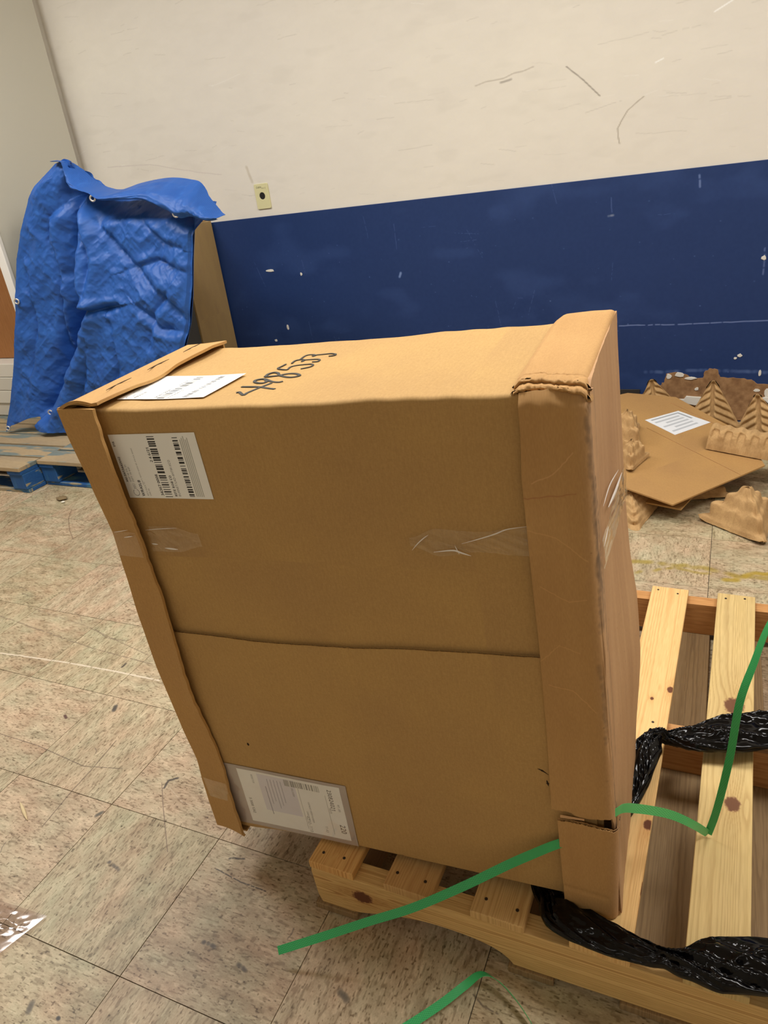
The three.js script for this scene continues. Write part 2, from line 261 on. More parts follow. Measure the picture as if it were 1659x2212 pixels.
/* torn-off paint at the foot of the wall: brown backing paper and white plaster crumbs */
const torn = (pts, th, z) => { const s = new THREE.Shape(pts.map(([x, y]) => new THREE.Vector2(x, y))); const g = new THREE.ExtrudeGeometry(s, { depth: th, bevelEnabled: true, bevelSize: 0.0012, bevelThickness: 0.001, bevelSegments: 1 }); g.translate(0, 0, z); return g; };
{
  const r = rng(8), jag = (pts, n, a) => { const o = []; for (let i = 0; i < pts.length; i++) { const p = pts[i], q = pts[(i + 1) % pts.length]; for (let k = 0; k < n; k++) { const t = k / n; o.push([mix(p[0], q[0], t) + (k ? (r() - 0.5) * a : 0), mix(p[1], q[1], t) + (k ? (r() - 0.5) * a : 0)]); } } return o; };
  const Z = ROOM.z0 + 0.006, brown = std({ map: new Raster(256, 256, (i, j) => { const v = fbm(i * 0.05, j * 0.05, 4) - 0.5; return [146 + v * 60, 110 + v * 54, 74 + v * 44]; }).tex(), roughness: 0.95 }), white = std({ color: 0xdcd8ce, roughness: 0.95 });
  const main = jag([[-0.335, 0.10], [-0.30, 0.165], [-0.245, 0.17], [-0.228, 0.19], [-0.222, 0.225], [-0.185, 0.232], [-0.14, 0.222], [-0.11, 0.203], [-0.066, 0.205], [-0.058, 0.238], [-0.035, 0.248], [-0.008, 0.242], [0.004, 0.208], [0.07, 0.203], [0.13, 0.197], [0.155, 0.177], [0.26, 0.172], [0.5, 0.165], [0.8, 0.12], [0.9, 0.01], [-0.335, 0.01]], 4, 0.006);
  const pp = mesh('peeled_paper', torn(main, 0.002, Z), brown, wallBack); pp.userData.label = 'brown backing paper where paint is torn off';
  const uvp = pp.geometry.attributes.uv; for (let i = 0; i < uvp.count; i++) uvp.setXY(i, uvp.getX(i) * 4, uvp.getY(i) * 4);
  const crumb = (x, y, w, h, dp = 0.004, zz = Z + 0.002) => { const n = 9, p = []; for (let i = 0; i < n; i++) { const a = i / n * 6.283, q = 0.7 + r() * 0.45; p.push([x + Math.cos(a) * w * q, y + Math.sin(a) * h * q]); } mesh('plaster_chip', torn(p, dp, zz), white, wallBack); };
  crumb(-0.21, 0.215, 0.012, 0.012); crumb(-0.165, 0.222, 0.018, 0.012); crumb(-0.12, 0.205, 0.025, 0.006); crumb(-0.10, 0.10, 0.055, 0.022, 0.01); crumb(-0.17, 0.095, 0.04, 0.016, 0.008); crumb(0.215, 0.10, 0.05, 0.022, 0.01); crumb(0.2, 0.14, 0.014, 0.02); crumb(-0.09, 0.155, 0.008, 0.006); crumb(0.155, 0.15, 0.012, 0.006); crumb(0.3, 0.09, 0.06, 0.02, 0.01);
  crumb(-2.254, 0.808, 0.026, 0.006, 0.002, Z); crumb(-2.207, 0.502, 0.007, 0.016, 0.002, Z); crumb(-2.065, 0.778, 0.006, 0.007, 0.001, Z); crumb(0.13, 0.712, 0.009, 0.009, 0.002, Z); crumb(0.16, 0.227, 0.005, 0.012, 0.002, Z); crumb(0.075, 0.306, 0.009, 0.008, 0.002, Z); crumb(0.058, 0.294, 0.006, 0.004, 0.002, Z); crumb(-2.30, 0.43, 0.008, 0.006, 0.002, Z);
}

/* ceiling lights (above the frame): glowing diffuser and an area light just below it */
LAMPS.forEach(([x, z, dim], i) => {
  const t = thing('ceiling_light', `fluorescent ceiling light above the frame, ${['left', 'middle', 'right'][i % 3]} one of the ${i < 3 ? 'row nearer the blue wall' : 'dimmer row behind the viewer'}`, 'light', [x, LAMP.y, z], 'ceiling lights above the frame');
  const W = LAMP.w / 2, H = LAMP.h / 2, fr = std({ color: 0xe8e8e4, roughness: 0.5 });
  mesh('frame', mergeGeometries([rbox(-W - 0.04, W + 0.04, -0.005, 0.07, -H - 0.04, -H, 0.004), rbox(-W - 0.04, W + 0.04, -0.005, 0.07, H, H + 0.04, 0.004), rbox(-W - 0.04, -W, -0.005, 0.07, -H, H, 0.004), rbox(W, W + 0.04, -0.005, 0.07, -H, H, 0.004)]), fr, t);
  mesh('diffuser', rbox(-W, W, 0.01, 0.02, -H, H, 0.003), std({ color: 0xf4f2ec, emissive: LAMP.color, emissiveIntensity: 1.2 * dim, roughness: 0.4 }), t);
  const l = new THREE.RectAreaLight(LAMP.color, LAMP.power * dim, LAMP.w, LAMP.h); l.name = 'lamp_glow'; l.position.set(0, 0.004, 0); l.rotation.x = -Math.PI / 2; t.add(l);
});

/* ------------------------------------------------------------------ materials */
const kraftTex = (seed, tone = [185, 147, 90]) => new Raster(1024, 1024, (i, j) => { const x = i / 1024 * 0.6 + seed, y = j / 1024 * 0.6; const big = fbm(x * 7, y * 7, 3) - 0.5, fib = vn(x * 900, y * 240) - 0.5, fin = vn(x * 500, y * 700) - 0.5, fl = Math.sin(x / 0.0076 * 6.283) * 0.5; const L = big * 16 + fib * 9 + fin * 7 + fl * 1.6; return [tone[0] + L, tone[1] + L * 0.95, tone[2] + L * 0.8 - big * 8]; }).tex();
const kraft1 = kraftTex(0), S6 = 1 / 0.6;
const scaleUV = (g, s) => { const uv = g.attributes.uv; for (let i = 0; i < uv.count; i++) uv.setXY(i, uv.getX(i) * s, uv.getY(i) * s); return g; };
const kraft = std({ map: kraft1, roughness: 0.78 });
const kraftDark = std({ color: 0x7a5228, roughness: 0.9 });
const paperWhite = std({ color: 0xe9e7e0, roughness: 0.6 });
const clearFilm = phys({ color: 0xffffff, transmission: 1, thickness: 0, roughness: 0.12, ior: 1.46 });
const black = std({ color: 0x0b0a09, roughness: 0.5 });

function woodMap({ seed = 1, L = 1.1, W = 0.12, n = [1024, 128], knots = [], light = [224, 188, 126], dark = [186, 138, 78], freq = 150, tint = 0, grey = 0 }) {
  return new Raster(n[0], n[1], (i, j) => {
    const u = i / n[0] * L, v = j / n[1] * W; let y = v + 0.018 * (fbm(u * 2.2 + seed * 7, v * 6 + seed, 2) - 0.5) + 0.0022 * fbm(u * 20 + seed, v * 60, 2), kd = 0, halo = 0;
    for (const [ku, kv, kr] of knots) { const dx = u - ku, dy = v - kv; y += Math.sign(dy || 1) * kr * 0.9 * Math.exp(-Math.pow(dx / (kr * 3.2), 2)) * Math.exp(-Math.abs(dy) / (kr * 2.2)); const d = Math.hypot(dx / 1.35, dy) / kr + 0.25 * (vn(u * 300, v * 300) - 0.5); kd = Math.max(kd, 1 - sst(0.75, 1.05, d)); halo = Math.max(halo, Math.exp(-Math.pow(Math.hypot(dx / 3.5, dy) / (kr * 1.5), 2))); }
    const s = y * freq * (1 + 0.25 * Math.sin(v * 90 + seed)) + seed * 3.7, f = s - Math.floor(s), late = sst(0.35, 0.9, f) * (1 - sst(0.9, 1.0, f)), fib = vn(u * 45, v * 1400) - 0.5, blot = fbm(u * 6 + seed * 3, v * 14, 3) - 0.5;
    const t = clamp(late * 0.55 + halo * 0.45 + blot * 0.25); let c = [0, 1, 2].map((k) => mix(light[k], dark[k], t) + fib * 16 + blot * 16 + tint);
    const ring = 0.5 + 0.5 * Math.sin(kd * 14); c = c.map((q, k) => mix(q, [120, 74, 48][k] - ring * 26, kd * 0.92));
    if (grey) { const g = grey * (0.6 + 0.6 * fbm(u * 9 + seed, v * 40, 3)); c = c.map((q, k) => mix(q, [136, 122, 100][k], clamp(g))); }
    return c;
  }).tex();
}
const woodMat = (o, rough = 0.72) => { const m = std({ map: woodMap(o), roughness: rough }); m.userData.size = [o.L || 1.1, o.W || 0.12]; return m; };
const fitUV = (g, m, off = [0, 0]) => { const uv = g.attributes.uv, [L, W] = m.userData.size; for (let i = 0; i < uv.count; i++) uv.setXY(i, (uv.getX(i) + off[0]) / L, (uv.getY(i) + off[1]) / W); return g; };

/* ------------------------------------------------------------------ the big carton on the pallet (frame: x right, y up, z towards the viewer; origin bottom front left) */
const BW = 0.7586, BH = 0.880, BD = 0.3312;
const carton = thing('cardboard_box', 'large brown cardboard box with end caps standing on the pallet, number written on top', 'box', [-0.848, 0.1025, -0.7435]);
carton.rotation.order = 'YXZ'; carton.rotation.set(...[1.4497, 2.5666, 2.2528].map(THREE.MathUtils.degToRad));
const topV = lut([[0, 0.873], [0.069, 0.872], [0.166, 0.869], [0.271, 0.8695], [0.422, 0.867], [0.499, 0.870], [0.582, 0.869], [0.676, 0.867], [0.76, 0.867]]);
const botV = lut([[0, 0.004], [0.07, 0.005], [0.18, 0.016], [0.24, 0.0215], [0.76, 0.0215]]);
const seamV = lut([[0.03, 0.478], [0.063, 0.479], [0.148, 0.479], [0.228, 0.477], [0.386, 0.484], [0.500, 0.494], [0.610, 0.499], [0.73, 0.503]]);
const bulge = (u, v) => 0.0035 * (fbm(u * 5 + 3, v * 5, 3) - 0.5) + 0.002 * Math.sin(Math.PI * clamp(v / 0.86)) * Math.sin(Math.PI * u / BW);
{
  const prof = []; const add = (n, f) => { for (let i = 0; i < n; i++) prof.push(f(i / n)); };
  const r = 0.007, F = -0.0095, B = -BD + 0.009;
  // [kind, parameter]: walk front up, over the top, down the back, along the bottom
  const P = (s, t) => {
    const u = mix(0.006, BW - 0.008, s), vt = topV(u) + 0.0012 * (vn(u * 40, 3) - 0.5), vb = botV(u), q = t * 4;
    if (q <= 1) { const v = mix(vb + r, vt - r, q); return [u, v, F + bulge(u, v)]; }
    if (q <= 1.06) { const a = (q - 1) / 0.06 * Math.PI / 2; return [u, vt - r + r * Math.sin(a), F - r + r * Math.cos(a) + bulge(u, vt - r)]; }
    if (q <= 2) { const k = (q - 1.06) / 0.94, w = mix(F - r, B + r, k); return [u, vt + 0.0015 * Math.sin(u * 9 + 1) * k - 0.004 * Math.sin(Math.PI * k) * Math.sin(Math.PI * u / BW), w]; }
    if (q <= 2.06) { const a = (q - 2) / 0.06 * Math.PI / 2; return [u, vt - r + r * Math.cos(a), B + r - r * Math.sin(a)]; }
    if (q <= 3) { const v = mix(vt - r, vb + r, (q - 2.06) / 0.94); return [u, v, B - 0.003 * Math.sin(Math.PI * (q - 2.06) / 0.94)]; }
    return [u, vb + 0.0005, mix(B + r, F - r, q - 3)];
  };
  mesh('carton_body', scaleUV(slab(P, 90, 220, 0.004), S6), kraft, carton);
  // lower closure flap: two liners with the flutes showing along its torn upper edge
  const crease = (u, v) => -0.0014 * Math.exp(-Math.pow((u - mix(0.400, 0.391, clamp(v / 0.45))) / 0.0025, 2));
  const vertic = (w) => (s, t) => { const u = mix(0.012, 0.742, s), v = mix(botV(u) + 0.002, seamV(u) + 0.0008 * (vn(u * 160, 2) - 0.5), t); return [u, v, w + bulge(u, v) + crease(u, v)]; };
  mesh('closure_flap', scaleUV(mergeGeometries([slab(vertic(-0.0030), 150, 60, 0.0007), slab(vertic(-0.0078), 100, 30, 0.0007)]), S6), kraft, carton);
  mesh('corrugated_edge', slab((s, t) => { const u = mix(0.03, 0.72, s); const v = seamV(u) - 0.0012 - t * 0.01; return [u, v, -0.0058 + bulge(u, v) + 0.0018 * Math.sin(u / 0.0078 * 6.283)]; }, 900, 2, 0.0006), kraft, carton).userData.label = 'fluted torn edge';
}
/* left end cap */
const capInner = lut([[-0.01, 0.070], [0, 0.066], [0.078, 0.067], [0.19, 0.070], [0.323, 0.064], [0.486, 0.071], [0.588, 0.0715], [0.718, 0.0765], [0.818, 0.0755], [0.88, 0.074]]);
const capOuter = lut([[-0.01, -0.004], [0.05, -0.002], [0.113, 0.002], [0.177, 0.009], [0.257, 0.003], [0.398, -0.002], [0.50, 0.002], [0.60, 0.010], [0.672, 0.016], [0.753, 0.009], [0.846, 0.0], [0.89, -0.001]]);
{
  const vb = -0.006, vt = 0.8790, jag = (v) => 0.0025 * (vn(v * 60, 5) - 0.5) + (v > 0.60 && v < 0.74 ? 0.004 * (vn(v * 190, 8) - 0.5) : 0);
  const front = (s, t) => { const v = mix(vb, vt, t), a = capOuter(v), b = capInner(v) + jag(v); const lift = 0.0075 * s * s * (1.1 + 0.6 * Math.sin(v * 17 + 1)); return [mix(a, b, s), v, 0.0015 + 0.0008 * (fbm(s * 3, v * 8) - 0.5) + lift]; };
  const slots = [-0.085, -0.185, -0.285];
  const topU = lut([[0, 0.078], [0.03, 0.083], [0.11, 0.081], [0.2, 0.084], [0.33, 0.088]]);
  const top = (s, t) => { const w = -t * (BD + 0.002), b = topU(-w) + 0.003 * Math.sin(w * 40); let y = vt + 0.0015 + 0.006 * s * sst(0.3, 1, s) * (0.5 + 0.5 * Math.sin(w * 26 + 2)); const u = mix(-0.001, b, s); y += 0.0095 * Math.sin(Math.PI * clamp((u - 0.002) / 0.066)) * Math.exp(-Math.pow(t / 0.07, 2)); for (const q of slots) y += 0.0055 * Math.exp(-Math.pow((w - q) / 0.022, 2)) * (s > 0.5 ? Math.exp(-(s - 0.5) * 3) : 0); return [u, y, w]; };
  const end = (s, t) => { const w = -(1 - s) * (BD + 0.002), v = mix(vb, vt, t); return [capOuter(v) * s + 0.0008, v, w]; };
  const back = (s, t) => { const v = mix(vb, vt, t); return [mix(0.078, 0.0, s), v, -BD - 0.0035]; };
  const bottom = (s, t) => [mix(0, 0.066, s), vb - 0.001, mix(-BD, 0, t)];
  const g = mergeGeometries([slab(front, 14, 170, 0.0048), slab(top, 40, 140, 0.0046), slab(end, 20, 60, 0.0045), slab(back, 6, 20, 0.0045), slab(bottom, 6, 12, 0.004)]);
  const cap = mesh('end_cap', scaleUV(g, S6), std({ map: kraft1, roughness: 0.76, color: new THREE.Color(1.06, 0.99, 0.93) }), carton);
  // folded liner edge gaping open at the front left top corner, and three lens-shaped slits in the top flange
  mesh('open_fold', scaleUV(slab((s, t) => [mix(0.004, 0.062, s), vt + 0.0006 + 0.0045 * Math.sin(Math.PI * s) * t, -0.0008 - (1 - t) * 0.03], 20, 6, 0.0010), S6), kraft, cap);
  const lens = (w0) => { const s = new THREE.Shape(); s.moveTo(-0.030, 0); s.quadraticCurveTo(0, 0.0065, 0.030, 0); s.quadraticCurveTo(0, -0.0015, -0.030, 0); const e = new THREE.ExtrudeGeometry(s, { depth: 0.0006, bevelEnabled: false }); e.rotateX(-Math.PI / 2); e.rotateY(Math.PI / 2); e.translate(0.044, vt + 0.0062, w0); return e; };
  for (const w of slots) mesh('slit', lens(w - 0.004), std({ color: 0x3a2410, roughness: 1 }), cap);
}
/* right end cap, wrapped round the front corner, with its crushed top corner */
const uo = (v) => mix(0.772, 0.756, clamp(v / 0.88)), out = (v, w) => 0.016 * Math.pow(Math.sin(Math.PI * clamp((0.60 - v) / 0.6)), 2) * sst(0.05, 0.33, -w) + 0.0018 * (ridge(w * 14, v * 4, 2) - 0.6) + 0.003 * (fbm(v * 6, w * 9) - 0.5);
const streakTex = (() => { // u = path round the corner 0..0.44 m, v = height 0..0.9 m
  const n = 768, h = 1536, R = new Raster(n, h, (i, j) => { const x = i / n * 0.44, y = j / h * 0.9; const big = fbm(x * 7 + 5, y * 7, 3) - 0.5, fib = vn(x * 900, y * 240) - 0.5, vert = fbm(x * 45, y * 3, 2) - 0.5, side = sst(0.07, 0.1, x); const L = big * 16 + fib * 9 + vert * (8 + side * 10); return [186 + L - side * 6, 143 + L - side * 3, 88 + L * 0.85 + side * 12]; });
  const W = (p) => p.map(([x, y]) => [x / 0.44 * n, y / 0.9 * h]);
  for (const [x, y0, y1, w, a] of [[0.090, 0.84, 0.55, 9, 0.2], [0.096, 0.85, 0.62, 14, 0.2], [0.108, 0.76, 0.57, 6, 0.42], [0.100, 0.66, 0.55, 18, 0.26], [0.118, 0.72, 0.5, 8, 0.2], [0.085, 0.5, 0.36, 8, 0.12], [0.13, 0.86, 0.3, 20, 0.07], [0.10, 0.45, 0.1, 12, 0.10]]) R.stroke(W([[x, y0], [x + 0.003, (y0 + y1) / 2], [x + 0.001, y1]]), w, [72, 56, 42], a, 7, 0.3);
  for (const [p, c, a] of [[[[0.012, 0.762], [0.04, 0.772], [0.062, 0.792], [0.07, 0.80]], [206, 160, 110], 0.6], [[[0.0, 0.742], [0.03, 0.745], [0.07, 0.748]], [170, 116, 72], 0.5], [[[0.0, 0.70], [0.04, 0.69], [0.08, 0.66]], [206, 160, 104], 0.5], [[[0.01, 0.62], [0.05, 0.6], [0.075, 0.605]], [208, 160, 104], 0.4], [[[0.01, 0.46], [0.045, 0.455], [0.075, 0.42]], [208, 160, 104], 0.5], [[[0.0, 0.5], [0.03, 0.53], [0.06, 0.52]], [208, 160, 104], 0.35]]) R.stroke(W(p), 2, c, a, 3, 0);
  const r = rng(3); for (let i = 0; i < 90; i++) { const x = 0.08 + r() * 0.36, y = r() * 0.85; R.dab(...W([[x, y]])[0], 1.5 + r() * 3, r() < 0.6 ? [112, 80, 52] : [206, 168, 122], 0.2 + 0.3 * r()); }
  for (const [x, y0, y1] of [[0.105, 0.27, 0.235], [0.11, 0.23, 0.18]]) R.stroke(W([[x, y0], [x, y1]]), 3, [30, 18, 8], 0.9, 1, 0);
  return R.tex(true, false);
})();
const capMat = std({ map: streakTex, roughness: 0.78 });
{
  const ui = lut([[0.19, 0.677], [0.262, 0.678], [0.39, 0.680], [0.527, 0.681], [0.622, 0.680], [0.70, 0.679], [0.764, 0.678], [0.828, 0.681], [0.88, 0.681]]);
  const rad = 0.013, FL = 0.078, arc = rad * Math.PI / 2, SIDE = BD - rad + 0.004, LEN = FL + arc + SIDE;
  const wrap = (vlo, vhi, z0, dux = 0) => (s, t) => {
    const a = s * LEN, v = mix(vlo(a), vhi(a), t), U = uo(v) + dux, I = ui(v) + dux; const flat = U - rad - I;
    const rough = 0.0022 * (fbm(a * 25, v * 9, 3) - 0.5) + 0.0018 * (ridge(a * 30, v * 5, 2) - 0.62) * sst(0.02, 0.09, a);
    if (a < FL) return [I + a / FL * flat, v, z0 + rough + 0.002 * Math.sin(v * 13) + tuck(v, a)];
    if (a < FL + arc) { const q = (a - FL) / rad; return [U - rad + rad * Math.sin(q) + rough, v, z0 - rad + rad * Math.cos(q) + rough + 0.002 * Math.sin(v * 13) * (1 - q / 1.57) + tuck(v, a)]; }
    const w = z0 - rad - (a - FL - arc); return [U + out(v, w) + rough * 0.6, v, w];
  };
  const hiA = (a) => (a < 0.1 ? 0.8690 + 0.0030 * (vn(a * 90, 1) - 0.5) + 0.0035 * Math.sin(a / 0.09 * 3.1) : mix(0.8685, 0.8755, sst(0.1, 0.12, a)));
  const tuck = (v, a) => -0.013 * Math.pow(sst(0.8515, 0.876, v - 0.003 * Math.sin(a * 60)), 1.3) * (1 - sst(0.085, 0.12, a)) + 0.003 * Math.exp(-Math.pow((v - 0.854) / 0.004, 2)) * (vn(a * 70, 6) - 0.3);
  const loA = (a) => (a < 0.088 ? 0.2205 + 0.0065 * sst(0.03, 0.034, a) * -1 + 0.005 * sst(0.05, 0.085, a) + 0.003 * (vn(a * 300, 4) - 0.5) : mix(0.219, -0.002, sst(0.090, 0.094, a)));
  const uvw = (s, t, p) => [s * LEN / 0.44, clamp(p.y / 0.9, 0, 1)];
  const front = slab(wrap(loA, hiA, 0.0035), 130, 150, 0.0045, uvw);
  // top flange: flat, then stepped crushed folds dropping to the front panel
  const pr = [[-BD - 0.003, 0.866], [-BD - 0.001, 0.8755], [-BD + 0.008, 0.8805], [-0.20, 0.8802], [-0.10, 0.8802], [-0.040, 0.8800], [-0.036, 0.8796], [-0.0345, 0.8788], [-0.033, 0.8792], [-0.022, 0.8788], [-0.0165, 0.8775], [-0.0155, 0.8758], [-0.0172, 0.8738], [-0.0125, 0.8735], [-0.0085, 0.8728], [-0.0065, 0.8700], [-0.0085, 0.8672], [-0.0140, 0.8650], [-0.0230, 0.8635], [-0.0300, 0.8628]].map(([w, v]) => [0, v, w]);
  const topF = (s, t) => {
    const q = polyAt(pr, 1 - t), v0 = q.y, w0 = q.z, fr = sst(-0.07, -0.02, w0); const u0 = 0.674 + 0.008 * (1 - sst(-0.36, -0.24, w0)) * 1 + 0.012 * (1 - sst(-0.345, -0.30, w0)); let u = mix(u0, 0.7555, s), v = v0 - 0.0006;
    const wv = fr * (0.005 * Math.sin(s * 4.2 + 0.6) + 0.010 * (fbm(s * 6, w0 * 30) - 0.5) + 0.0025 * (vn(s * 38, w0 * 160) - 0.5)); let w = w0 - Math.max(-0.004, wv); v += fr * 0.0042 * (fbm(s * 6 + 3, v0 * 120, 3) - 0.5) + fr * 0.003 * Math.sin(s * 3.4 + 0.4) + fr * 0.0016 * (vn(s * 34, v0 * 400) - 0.5) + 0.0018 * (fbm(s * 2 + 9, w0 * 12) - 0.5);
    if (s > 0.90) { const k = (s - 0.9) / 0.1, a = k * 1.5; u = mix(u0, 0.7555, 0.9) + 0.008 * Math.sin(a); v -= 0.008 * (1 - Math.cos(a)); }
    if (s < 0.08) v -= 0.004 * (1 - s / 0.08) * sst(0.866, 0.87, v0);
    return [u, v, w];
  };
  const topG = slab((s, t) => topF(s, t), 50, 190, 0.004, (s, t, p) => [s * 0.08 / 0.44 + 0.0, 0.06 + (p.z + 0.34) * 1.3]);
  const backG = slab((s, t) => [mix(0.752, 0.682, s), mix(0, 0.872, t), -BD - 0.0055], 6, 20, 0.0045, (s, t) => [0.4 + s * 0.1, t * 0.9]);
  const bot = slab((s, t) => [mix(0.69, 0.77, s), -0.0005, mix(-BD, -0.004, t)], 6, 20, 0.004, (s, t) => [s * 0.2, t * 0.3]);
  const cap = mesh('end_cap', mergeGeometries([front, backG, bot]), capMat, carton);
  const tf = mesh('top_flange', topG, std({ map: streakTex, roughness: 0.78, color: new THREE.Color(1.0, 1.0, 0.98) }), cap); tf.userData.label = 'crushed and folded top corner';
  // torn lower piece of the front flange
  const tl = (a) => 0.2065 + 0.0022 * (vn(a * 380, 7) - 0.5) + 0.002 * Math.sin(a * 60) - 0.003 * sst(0.075, 0.088, a), flapEnd = 0.112;
  const flapP = (off) => (s, t) => { const a = s * flapEnd, v = mix(0.001 + 0.004 * Math.exp(-a * 60) + (a < 0.02 ? 0.022 * (1 - a / 0.02) * 0.6 : 0) - 0.003 * s, tl(a), t), tilt = mix(0.0, 0.008, t), U = 0.7675 + 0.006 * t, I = 0.6865; const flat = U - rad - I, rough = 0.002 * (fbm(a * 25 + 5, v * 14, 3) - 0.5), z0 = 0.0095 + off + tilt * 0.3; let cr = -0.002 * Math.exp(-Math.pow((v - 0.055 + a * 0.1) / 0.004, 2)); if (a < FL) return [I + a / FL * flat, v, z0 + rough + cr]; const q = Math.min((a - FL) / rad, Math.PI / 2); const ex = Math.max(0, a - FL - arc); return [U - rad + rad * Math.sin(q), v, z0 - rad + rad * Math.cos(q) - ex + rough]; };
  const fl = mesh('torn_flap', mergeGeometries([slab(flapP(0), 60, 50, 0.0007, (s, t) => [s * flapEnd / 0.44, t * 0.23]), slab(flapP(-0.0042), 40, 20, 0.0007, (s, t) => [s * flapEnd / 0.44, t * 0.23])]), capMat, carton);
  fl.userData.label = 'torn loose lower piece of the end cap';
  mesh('corrugated_edge', slab((s, t) => { const q = flapP(-0.0021)(0.03 + s * 0.72, 1 - t * 0.045); return [q[0], q[1] - 0.0006, q[2] + 0.0015 * Math.sin(q[0] / 0.0078 * 6.283)]; }, 140, 3, 0.0006), kraft, fl);
  mesh('torn_liner', scaleUV(slab((s, t) => [0.690 + s * 0.035, 0.2125 - t * 0.004 * (1 - s * 0.6), 0.0045 + t * 0.002], 14, 3, 0.0006), S6), std({ color: 0xd6a878, roughness: 0.9 }), carton);
}
/* printed labels */
function canvasTex(w, h, draw) { const c = document.createElement('canvas'); c.width = w; c.height = h; const x = c.getContext('2d'); draw(x, w, h); const t = new THREE.CanvasTexture(c); t.colorSpace = THREE.SRGBColorSpace; t.magFilter = THREE.LinearFilter; return t; }
function bars(x, x0, y0, w, h, seed, n) { const r = rng(seed); x.fillStyle = '#1a1a1a'; let p = 0; const u = w / n; while (p < n) { const b = 1 + Math.floor(r() * 2.6), s = 1 + Math.floor(r() * 2.4); x.fillRect(x0 + p * u, y0, Math.min(b, n - p) * u, h); p += b + s; } }
const shipLabel = (pale) => (x, w, h) => { // portrait label, printed upright
  x.fillStyle = '#fafaf6'; x.fillRect(0, 0, w, h); x.fillStyle = pale ? '#777' : '#2a2a2a'; const T = (s, px, py, f) => { x.font = f; x.fillText(s, px, py); };
  T('HU-SH13442XH2', 150, 44, 'bold 30px sans-serif'); T('018', 470, 40, 'bold 28px sans-serif'); x.fillStyle = '#777'; T('SHIP 48 STL 31', 150, 78, '24px sans-serif'); T('DEPT 18 4HP', 150, 106, '24px sans-serif');
  x.strokeStyle = '#888'; x.lineWidth = 5; x.beginPath(); x.arc(52, 92, 30, 0.4, 5.6); x.stroke(); T('HU', 84, 104, '34px serif');
  x.fillStyle = '#222'; T('WRAILB', 18, 172, 'bold 40px sans-serif'); x.fillStyle = '#8a8a86'; T('13142 S. WHITE HAVEN RD. 4TH FLR. ANNEX', 120, 200, '17px sans-serif'); T('RECV DOCK 12', 20, 214, '20px sans-serif'); T('LINE 04', 20, 240, '20px sans-serif');
  x.fillStyle = '#1d1d1d'; T('34367 0008', 24, 376, 'bold 38px sans-serif'); T('2 4 6/21', 330, 376, 'bold 36px sans-serif'); bars(x, 14, 388, 540, 74, pale ? 4 : 9, 92);
  T('RITE ROB CO', 18, 512, 'bold 32px sans-serif'); x.fillStyle = '#555'; T('BURNET/LAD-4HTW-XCO', 18, 548, '30px sans-serif');
  bars(x, 20, 636, 520, 52, pale ? 14 : 19, 90); x.fillStyle = '#b9b9b2'; for (let i = 0; i < 5; i++) x.fillRect(20, 706 + i * 17, 500 + (i % 3) * 14, 9);
};
